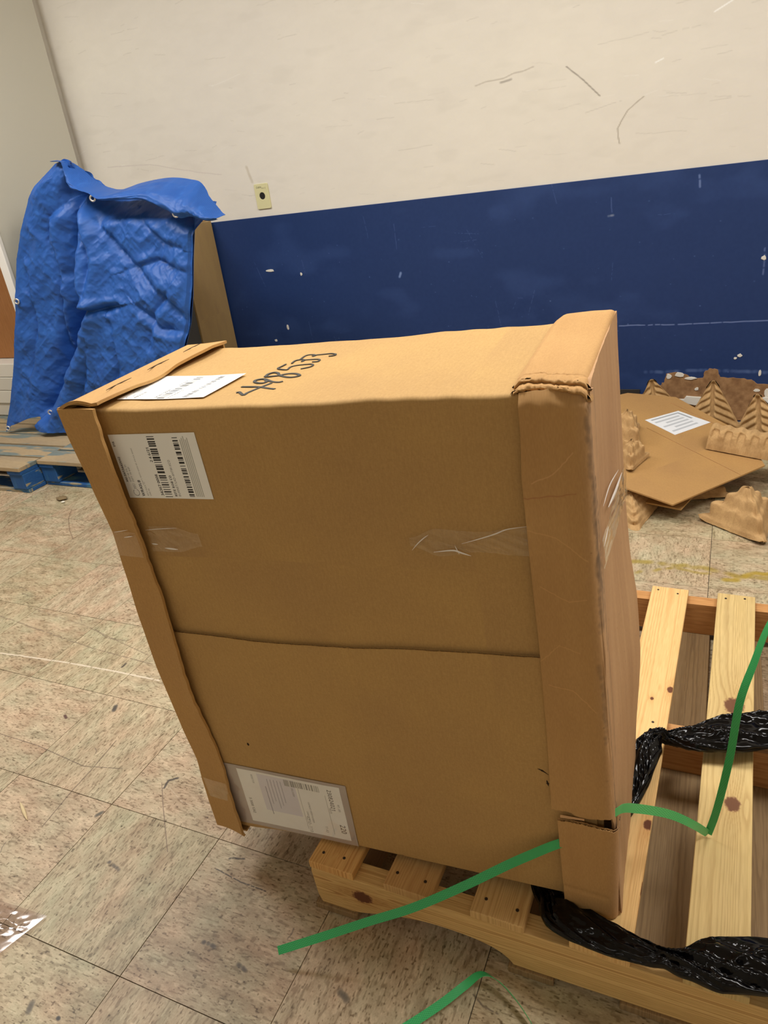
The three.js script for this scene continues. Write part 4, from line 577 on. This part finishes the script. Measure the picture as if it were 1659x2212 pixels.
  pad('half-hidden ribbed pulp pad against the wall behind the left back edge of the cardboard sheet', leafGeo(0.27, 0.232, 23), [-0.230, 0.004, -3.335], [0, 16, 11]);
  // long ribbed bar
  const bar = slab((s, t) => { const x = mix(-0.17, 0.17, s), k = s * 7.5, rib = sst(0.15, 0.3, k - Math.floor(k)) * (1 - sst(0.65, 0.8, k - Math.floor(k))), a = t * Math.PI; const hr = 0.072, dz = 0.045; const yy = Math.sin(a), zz = Math.cos(a); const sq = (q) => Math.sign(q) * Math.pow(Math.abs(q), 0.55); const fr = 0.011 * rib * Math.exp(-Math.pow((t - 0.28) / 0.13, 2)); const nz = 0.004 * (fbm(x * 70, t * 12, 3) - 0.5); return [x, hr * sq(yy) + nz + 0.004 * Math.sin(k * 6.283) * sst(0.3, 0.5, t), dz * sq(zz) - fr * 1.4 + nz + 0.012 * Math.exp(-t * 16)]; }, 150, 60, 0.004, (s, t) => [s * 0.6, t * 0.3]);
  lay(pad('long ribbed pulp bar lying across the right corner of the cardboard sheet', bar, [0.150, 0.119, -2.80], [0, 0, 0]), -10, 0.006);
  // below the sheet
  pad('crumpled pulp pad on the floor under the left edge of the cardboard sheet', gC, [-0.26, 0.004, -2.46], [4, 14, 0]);
  pad('low pulp pad in the shade under the cardboard sheet, right of its tip', padGeo(0.17, 0.05, 33, 3, 0.006), [-0.015, 0.003, -2.65], [0, 75, 0]);
  const card = (label, x0, x1, z0, z1, y, ry) => { const t = thing('cardboard_piece', label, 'cardboard', [(x0 + x1) / 2, y, (z0 + z1) / 2]); t.rotation.y = ry; mesh('panel', scaleUV(slab((s, q) => [mix(x0 - x1, x1 - x0, s) / 2, 0.002 * (fbm(s * 4, q * 4) - 0.5), mix(z1 - z0, z0 - z1, q) / 2], 20, 14, 0.006), S6), kraft, t); return t; };
  card('short cardboard strip tucked below the front tip of the cardboard sheet', -0.24, -0.065, -2.56, -2.44, 0.046, -0.30);
}

/* ------------------------------------------------------------------ left background: blue pallets, stacked boards, panels */
{
  const weath = [[150, 132, 106], [176, 152, 112]].map((c, k) => woodMat({ seed: 70 + k, W: 0.2, n: [768, 128], light: c, dark: c.map((q) => q - 34), grey: 0.35 }));
  const paint = (seed) => { const m = std({ map: new Raster(512, 128, (i, j) => { const w = fbm(i * 0.012 + seed, j * 0.04, 4), ch = sst(0.60, 0.68, w), f = (vn(i * 0.3, j * 0.9 + seed) - 0.5) * 16, pale = sst(0.55, 0.75, fbm(i * 0.02 + 40 + seed, j * 0.02, 3)); return [mix(mix(28, 84, pale), 160, ch) + f, mix(mix(82, 128, pale), 146, ch) + f, mix(mix(142, 146, pale), 118, ch) + f]; }).tex(), roughness: 0.7 }); m.userData.size = [1.1, 0.2]; return m; };
  const bluePaint = paint(3);
  const topBlue = (seed) => { const m = std({ map: new Raster(768, 192, (i, j) => { const u = i / 768, v = j / 192, w = fbm(u * 6 + seed, v * 3, 4), f = (vn(u * 60, v * 190) - 0.5) * 24, b = sst(0.50, 0.62, w), t = fbm(u * 3 + 9 + seed, v * 2, 2); return [mix(mix(186, 150, t), 118, b) + f, mix(mix(160, 134, t), 128, b) + f, mix(mix(118, 110, t), 122, b) + f]; }).tex(), roughness: 0.85 }); m.userData.size = [1.1, 0.14]; return m; };
  function bluePallet(label, x0, z0, seed, W = 1.02, D = 1.05) {
    const t = thing('blue_pallet', label, 'pallet', [x0, 0, z0]); const m = topBlue(seed), m2 = topBlue(seed + 7);
    for (let i = 0; i < 7; i++) { const za = -i * (D / 7) - (i ? 0.004 : 0), zb = za - D / 7 + 0.016; mesh('deck_board', fitUV(grainUV(rbox(0, W, 0.119, 0.139 + (hash2(i, seed) - 0.5) * 0.003, zb, za, 0.003), 'x', [0, 0, zb]), i % 2 ? m : m2), i % 2 ? m : m2, t); }
    for (const x of [0, W / 2 - 0.05, W - 0.10]) { mesh('stringer_board', fitUV(grainUV(rbox(x + 0.002, x + 0.098, 0.100, 0.1185, -D + 0.01, -0.004, 0.002), 'z', [x, 0, -D]), bluePaint), bluePaint, t); for (const z of [-0.14, -D / 2 - 0.06, -D + 0.02]) mesh('block', fitUV(grainUV(rbox(x + 0.001, x + 0.099, 0.0195, 0.0995, z, z + 0.13, 0.005), 'z', [x, 0, z]), bluePaint), bluePaint, t); }
    for (const z of [-0.145, -D / 2 - 0.06, -D + 0.01]) mesh('bottom_board', fitUV(grainUV(rbox(0, W, 0.0005, 0.019, z, z + 0.13, 0.003), 'x', [0, 0, z]), bluePaint), bluePaint, t);
    return t;
  }
  bluePallet('worn blue pallet at the left edge, its corner block jutting out', -4.095, -2.178, 2);
  bluePallet('worn blue pallet behind the large box, set back beside the other blue pallet', -3.068, -2.283, 5);

  // stacked white boards and a brown panel at the far left
  ['lowest', 'second from the bottom', 'third from the bottom', 'topmost'].forEach((w, i) => { const t = thing('white_board', `flat white board of the stack on the blue pallet at left, ${w}`, 'board', [0, 0, 0], 'white boards stacked on the left blue pallet'); mesh('board', rbox(-4.72 + i * 0.012, -3.54 - hash2(i, 3) * 0.015, 0.1415 + i * 0.0815, 0.2205 + i * 0.0815, -3.06, -2.895 + hash2(i, 7) * 0.01, 0.004), std({ color: [0xd8d2c4, 0xe4dfd2, 0xdcd7ca, 0xe6e1d5][i], roughness: 0.6 }), t); });
  const bp = thing('brown_board', 'brown wood board standing on the stack of white boards', 'panel'); const bpm = woodMat({ seed: 91, W: 1.2, L: 1.2, n: [512, 512], light: [170, 116, 66], dark: [150, 98, 54], freq: 30 });
  mesh('panel', fitUV(grainUV(rbox(-4.7, -3.56, 0.4685, 1.75, -3.055, -3.02, 0.003), 'y'), bpm), bpm, bp);
  // tall white slab standing on edge between the stack and the back wall
  const ws = thing('white_partition', 'tall white partition board standing on edge left of the blue tarp, its front edge bright', 'panel');
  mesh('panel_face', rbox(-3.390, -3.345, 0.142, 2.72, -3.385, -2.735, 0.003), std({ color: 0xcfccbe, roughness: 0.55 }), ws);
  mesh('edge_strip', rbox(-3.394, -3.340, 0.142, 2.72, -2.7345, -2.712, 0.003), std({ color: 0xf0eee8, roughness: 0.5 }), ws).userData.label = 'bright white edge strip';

  // things half hidden by the tarp
  const tc = thing('tall_carton', 'tall tan cardboard carton against the blue wall, right of the blue tarp', 'box');
  mesh('carton_shell', scaleUV(rbox(-3.30, -2.562, 0.1415, 1.09, -3.43, -3.14, 0.004), 2), std({ map: kraft1, color: new THREE.Color(0.74, 0.82, 0.98), roughness: 0.8 }), tc);
  mesh('top_flap', rbox(-3.28, -2.58, 1.091, 1.095, -3.42, -3.16, 0.001), kraft, tc);
  const gc = thing('grey_case', 'dark grey case in the gap between the blue tarp and the tan carton', 'case');
  mesh('case_shell', rbox(-3.28, -2.568, 0.1415, 1.16, -3.135, -2.86, 0.008), std({ color: 0x4a4844, roughness: 0.7 }), gc);
  mesh('case_lid', rbox(-3.285, -2.564, 1.161, 1.20, -3.138, -2.855, 0.008), std({ color: 0x3c3a38, roughness: 0.7 }), gc);
}
/* wall plate */
{
  const t = thing('wall_plate', 'small ivory wall plate with a round black hole above the blue dado', 'wall plate', [-2.219, 1.176, ROOM.z0 + 0.0005]);
  const s = new THREE.Shape(); const w = 0.040, h = 0.0585, r = 0.006; s.moveTo(-w + r, -h); s.lineTo(w - r, -h); s.quadraticCurveTo(w, -h, w, -h + r); s.lineTo(w, h - r); s.quadraticCurveTo(w, h, w - r, h); s.lineTo(-w + r, h); s.quadraticCurveTo(-w, h, -w, h - r); s.lineTo(-w, -h + r); s.quadraticCurveTo(-w, -h, -w + r, -h);
  const hole = new THREE.Path(); hole.absarc(0, 0.002, 0.0185, 0, Math.PI * 2, true); s.holes.push(hole);
  mesh('plate', new THREE.ExtrudeGeometry(s, { depth: 0.005, bevelEnabled: true, bevelSize: 0.0015, bevelThickness: 0.0015, bevelSegments: 2, curveSegments: 24 }), std({ color: 0xd9d3a4, roughness: 0.45 }), t);
  const ins = new THREE.CylinderGeometry(0.0178, 0.0178, 0.004, 28); ins.rotateX(Math.PI / 2); ins.translate(0, 0.002, 0.0025); mesh('socket', ins, std({ color: 0x17120f, roughness: 0.6 }), t);
  const lt = canvasTex(256, 64, (x, W, H) => { x.fillStyle = '#d9d3a4'; x.fillRect(0, 0, W, H); x.fillStyle = '#6a664c'; x.font = 'italic bold 44px sans-serif'; x.fillText('Cable', 14, 38); x.font = 'italic 34px sans-serif'; x.fillText('Box12', 134, 54); });
  mesh('lettering', slab((a, b) => [mix(-0.034, 0.036, a), mix(0.032, 0.050, b), 0.0069], 2, 2, 0.0003, (a, b) => [a, b]), std({ map: lt, roughness: 0.5 }), t);
}

/* ------------------------------------------------------------------ blue tarp */
{
  const tex = new Raster(512, 512, (i, j) => { const w = ((i >> 1) + (j >> 1)) & 1 ? 4 : -4, b = fbm(i * 0.02, j * 0.02, 4) - 0.5, s = sst(0.6, 0.85, fbm(i * 0.05 + 9, j * 0.07, 3)); return [40 + w * 0.5 + b * 8 + s * 6, 90 + w + b * 14 + s * 8, 168 + w + b * 18 + s * 8]; }).tex();
  const tm = phys({ map: tex, roughness: 0.5, specularIntensity: 0.8 });
  const t = thing('blue_tarp', 'crumpled blue plastic tarp with metal eyelets draped over the things on the blue pallet', 'tarp');
  const Lp = [[-2.847, 1.44, -2.724], [-2.985, 1.359, -2.717], [-3.046, 1.306, -2.713], [-3.153, 1.171, -2.702], [-3.235, 1.049, -2.692], [-3.309, 0.874, -2.678], [-3.367, 0.737, -2.667], [-3.463, 0.546, -2.652], [-3.560, 0.343, -2.635], [-3.680, 0.150, -2.620]];
  const Rp = [[-2.091, 1.196, -2.704], [-2.113, 1.125, -2.698], [-2.156, 0.977, -2.686], [-2.195, 0.821, -2.674], [-2.235, 0.700, -2.664], [-2.284, 0.607, -2.657], [-2.390, 0.444, -2.644], [-2.50, 0.300, -2.628], [-2.60, 0.20, -2.621], [-2.66, 0.15, -2.622]];
  const yTop = lut([[0, 1.435], [0.08, 1.447], [0.15, 1.432], [0.24, 1.39], [0.34, 1.345], [0.45, 1.29], [0.5, 1.275], [0.6, 1.28], [0.85, 1.25], [1, 1.19]]), yBot = lut([[0, 0.146], [0.05, 0.19], [0.18, 0.235], [0.22, 0.235], [0.28, 0.172], [0.6, 0.15], [1, 0.15]]);
  const byY = (pts, y) => { for (let i = 1; i < pts.length; i++) if (y >= pts[i][1]) { const k = clamp((y - pts[i][1]) / (pts[i - 1][1] - pts[i][1])); return mix(pts[i][0], pts[i - 1][0], k); } return pts[pts.length - 1][0]; };
  const creases = [ // polyline, depth, width, one-sided
    [[[-2.788, 1.281], [-2.835, 1.105], [-2.876, 0.940], [-2.885, 0.80], [-3.014, 0.634], [-3.206, 0.420], [-3.332, 0.268]], 0.120, 0.060],
    [[[-2.852, 1.268], [-2.962, 1.217], [-3.014, 1.118], [-2.999, 1.033]], 0.022, 0.03], [[[-2.70, 1.24], [-2.563, 1.044], [-2.446, 0.915], [-2.251, 0.721]], 0.016, 0.03],
    [[[-2.239, 0.659], [-2.397, 0.684], [-2.508, 0.794]], 0.018, 0.025], [[[-2.76, 1.24], [-2.73, 1.02], [-2.78, 0.86]], 0.03, 0.03], [[[-2.87, 0.80], [-2.76, 0.785], [-2.62, 0.80]], 0.03, 0.02], [[[-2.99, 1.0], [-3.05, 0.8], [-3.12, 0.6], [-3.1, 0.5]], 0.022, 0.022], [[[-3.2, 1.0], [-3.26, 0.7], [-3.42, 0.4]], 0.014, 0.02],
    [[[-2.86, 0.62], [-2.96, 0.45], [-3.05, 0.33]], 0.014, 0.02], [[[-2.7, 0.72], [-2.72, 0.5], [-2.85, 0.32]], 0.018, 0.03], [[[-2.45, 1.2], [-2.3, 1.05], [-2.2, 1.02]], 0.012, 0.02], [[[-2.55, 0.95], [-2.35, 0.98], [-2.2, 0.92]], 0.012, 0.02], [[[-2.3, 0.86], [-2.42, 0.76], [-2.5, 0.6]], 0.014, 0.025]];
  const relief = (x, y) => {
    let z = 0; for (const [pl, d, w] of creases) { const [q, side, at] = distPoly(x, y, pl), en = Math.sin(Math.PI * clamp(at, 0.08, 0.92)) ** 0.5; const k = side > 0 ? Math.exp(-Math.pow(q / (w * 0.7), 2)) : Math.exp(-q / (w * 1.4)); z -= 1.5 * d * k * en; z += d * 0.55 * Math.exp(-Math.pow((q - w * 1.6) / w, 2)) * en * (side > 0 ? 1 : 0.35); }
    const a = x * 0.8 + y * 0.6, b = -x * 0.6 + y * 0.8; z += 0.050 * (ridge(a * 3.6, b * 2.6, 2) - 0.6) + 0.022 * (ridge(a * 8 + 4, b * 9, 2) - 0.6) + 0.0085 * (ridge(a * 19, b * 17 + 3, 2) - 0.6) + 0.0042 * (ridge(b * 44, a * 38 + 3, 2) - 0.6) + 0.05 * (fbm(x * 2.2, y * 1.8, 2) - 0.5);
    return z;
  };
  const body = slab((s, k) => {
    const y = mix(yBot(s), yTop(s), k), xl = byY(Lp, y), xr = byY(Rp, y); let x = mix(xl, xr, s), z = -2.62 - 0.08 * (y - 0.15) + relief(x, y) * (0.35 + 0.65 * sst(0, 0.06, s) * sst(0, 0.05, 1 - s));
    z -= 0.13 * sst(0.88, 1, k) * sst(0.16, 0.3, s) + 0.03 * sst(0.9, 1, k); if (s > 0.985) z -= 0.01; return [x, y, z];
  }, 260, 300, 0.0012, (s, k, p) => [p.x * 2, p.y * 2]);
  mesh('tarp_sheet', body, tm, t);
  // folded-over top hem
  const top = [[-2.847, 1.448, -2.76], [-2.766, 1.429, -2.77], [-2.720, 1.394, -2.775], [-2.678, 1.351, -2.78], [-2.620, 1.313, -2.785], [-2.529, 1.291, -2.785], [-2.416, 1.305, -2.785], [-2.246, 1.309, -2.785], [-2.137, 1.291, -2.78], [-2.080, 1.274, -2.775], [-2.032, 1.217, -2.75], [-1.983, 1.164, -2.73], [-1.948, 1.138, -2.715]];
  const hem = [[-2.842, 1.446, -2.745], [-2.775, 1.43, -2.755], [-2.762, 1.367, -2.73], [-2.735, 1.322, -2.70], [-2.668, 1.306, -2.68], [-2.60, 1.285, -2.67], [-2.565, 1.262, -2.665], [-2.432, 1.251, -2.66], [-2.304, 1.235, -2.65], [-2.200, 1.191, -2.645], [-2.135, 1.149, -2.645], [-2.084, 1.148, -2.66], [-2.051, 1.134, -2.67], [-2.005, 1.123, -2.68], [-1.970, 1.127, -2.695]];
  mesh('folded_flap', slab((s, k) => { const a = polyAt(hem, s), b = polyAt(top, s), p = a.clone().lerp(b, k); p.z += 0.045 * Math.sin(Math.PI * Math.pow(k, 0.8)) * (0.5 + vn(s * 9, 3)) + 0.012 * (ridge(s * 12, k * 3, 2) - 0.5) + 0.006 * (ridge(s * 30, k * 6, 2) - 0.5); p.y += 0.006 * (vn(s * 14, 9) - 0.5) * (1 - k); return [p.x, p.y, p.z]; }, 150, 40, 0.0012, (s, k, p) => [p.x * 2, p.y * 2]), tm, t);
  // underside returning over the right shoulder
  mesh('tarp_return', slab((s, k) => { const y = mix(1.20, 0.55, k), x = byY(Rp, y); return [mix(x - 0.002, x - 0.30, s), y + 0.01 * Math.sin(s * 9) * (1 - k), -2.64 - 0.08 * (y - 0.15) - 0.20 * Math.sin(s * 1.5) - 0.02 * (ridge(s * 5, k * 6, 2) - 0.5) * s]; }, 40, 60, 0.0012, (s, k, p) => [p.z * 2, p.y * 2]), tm, t);
  const ring = new THREE.TorusGeometry(0.0115, 0.0042, 10, 24), em = std({ color: 0xd8d4cc, metalness: 0.75, roughness: 0.35 });
  for (const [x, y, z] of [[-2.144, 1.166, -2.638], [-2.587, 1.270, -2.648], [-3.290, 0.851, -2.672], [-3.638, 0.172, -2.612], [-3.332, 0.252, -2.632]]) { const zz = y > 1.1 ? z : -2.62 - 0.08 * (y - 0.15) + relief(x, y) * 0.75 + 0.006; const e = mesh('eyelet', ring, em, t); e.position.set(x, y, zz); e.rotation.y = 0.3; }
}

/* ------------------------------------------------------------------ litter on the floor */
{
  const sl = thing('wood_splinter', 'pale thin wood splinter on the floor at the left edge', 'splinter');
  mesh('splinter', tube((s, a) => { const w = 0.0045 * Math.sin(Math.PI * Math.min(1, s * 0.85 + 0.1)); return [mix(-1.424, -1.364, s), 0.0035 + w * 0.7 * Math.sin(a), mix(-0.706, -0.674, s) + w * Math.cos(a)]; }, 24, 10), std({ color: 0xd8c49a, roughness: 0.8 }), sl);
  const ps = thing('plastic_scrap', 'crumpled scrap of clear plastic on the floor at the lower left edge', 'plastic');
  mesh('scrap', slab((s, k) => { const x = -1.30 + s * 0.15 + k * 0.03, z = -0.41 - k * 0.09 - s * 0.01; return [x, 0.003 + 0.007 * ridge(s * 5, k * 4, 2) * Math.sin(Math.PI * s) * Math.sin(Math.PI * k) + 0.004, z]; }, 60, 40, 0.0002), phys({ color: 0xf4f0f0, transmission: 1, thickness: 0, roughness: 0.15, ior: 1.5 }), ps);
  const db = thing('debris_crumb', 'small brown and white crumb on the floor before the blue pallets', 'debris', [-2.82, 0, -2.16]);
  mesh('crumb', tube((s, a) => { const r = 0.02 * Math.sin(Math.PI * clamp(s, 0.03, 0.97)); return [mix(-0.035, 0.035, s), 0.008 + r * 0.4 * Math.sin(a), r * Math.cos(a) * (0.8 + 0.5 * vn(s * 9, a))]; }, 20, 14), std({ color: 0x7d6a4a, roughness: 0.9 }), db);
  mesh('white_bit', tube((s, a) => { const r = 0.009 * Math.sin(Math.PI * clamp(s, 0.05, 0.95)); return [0.04 + mix(-0.012, 0.012, s), 0.005 + r * 0.5 * Math.sin(a), 0.03 + r * Math.cos(a)]; }, 10, 10), std({ color: 0xd6d0bc, roughness: 0.9 }), db);
}
renderer.render(scene, camera);
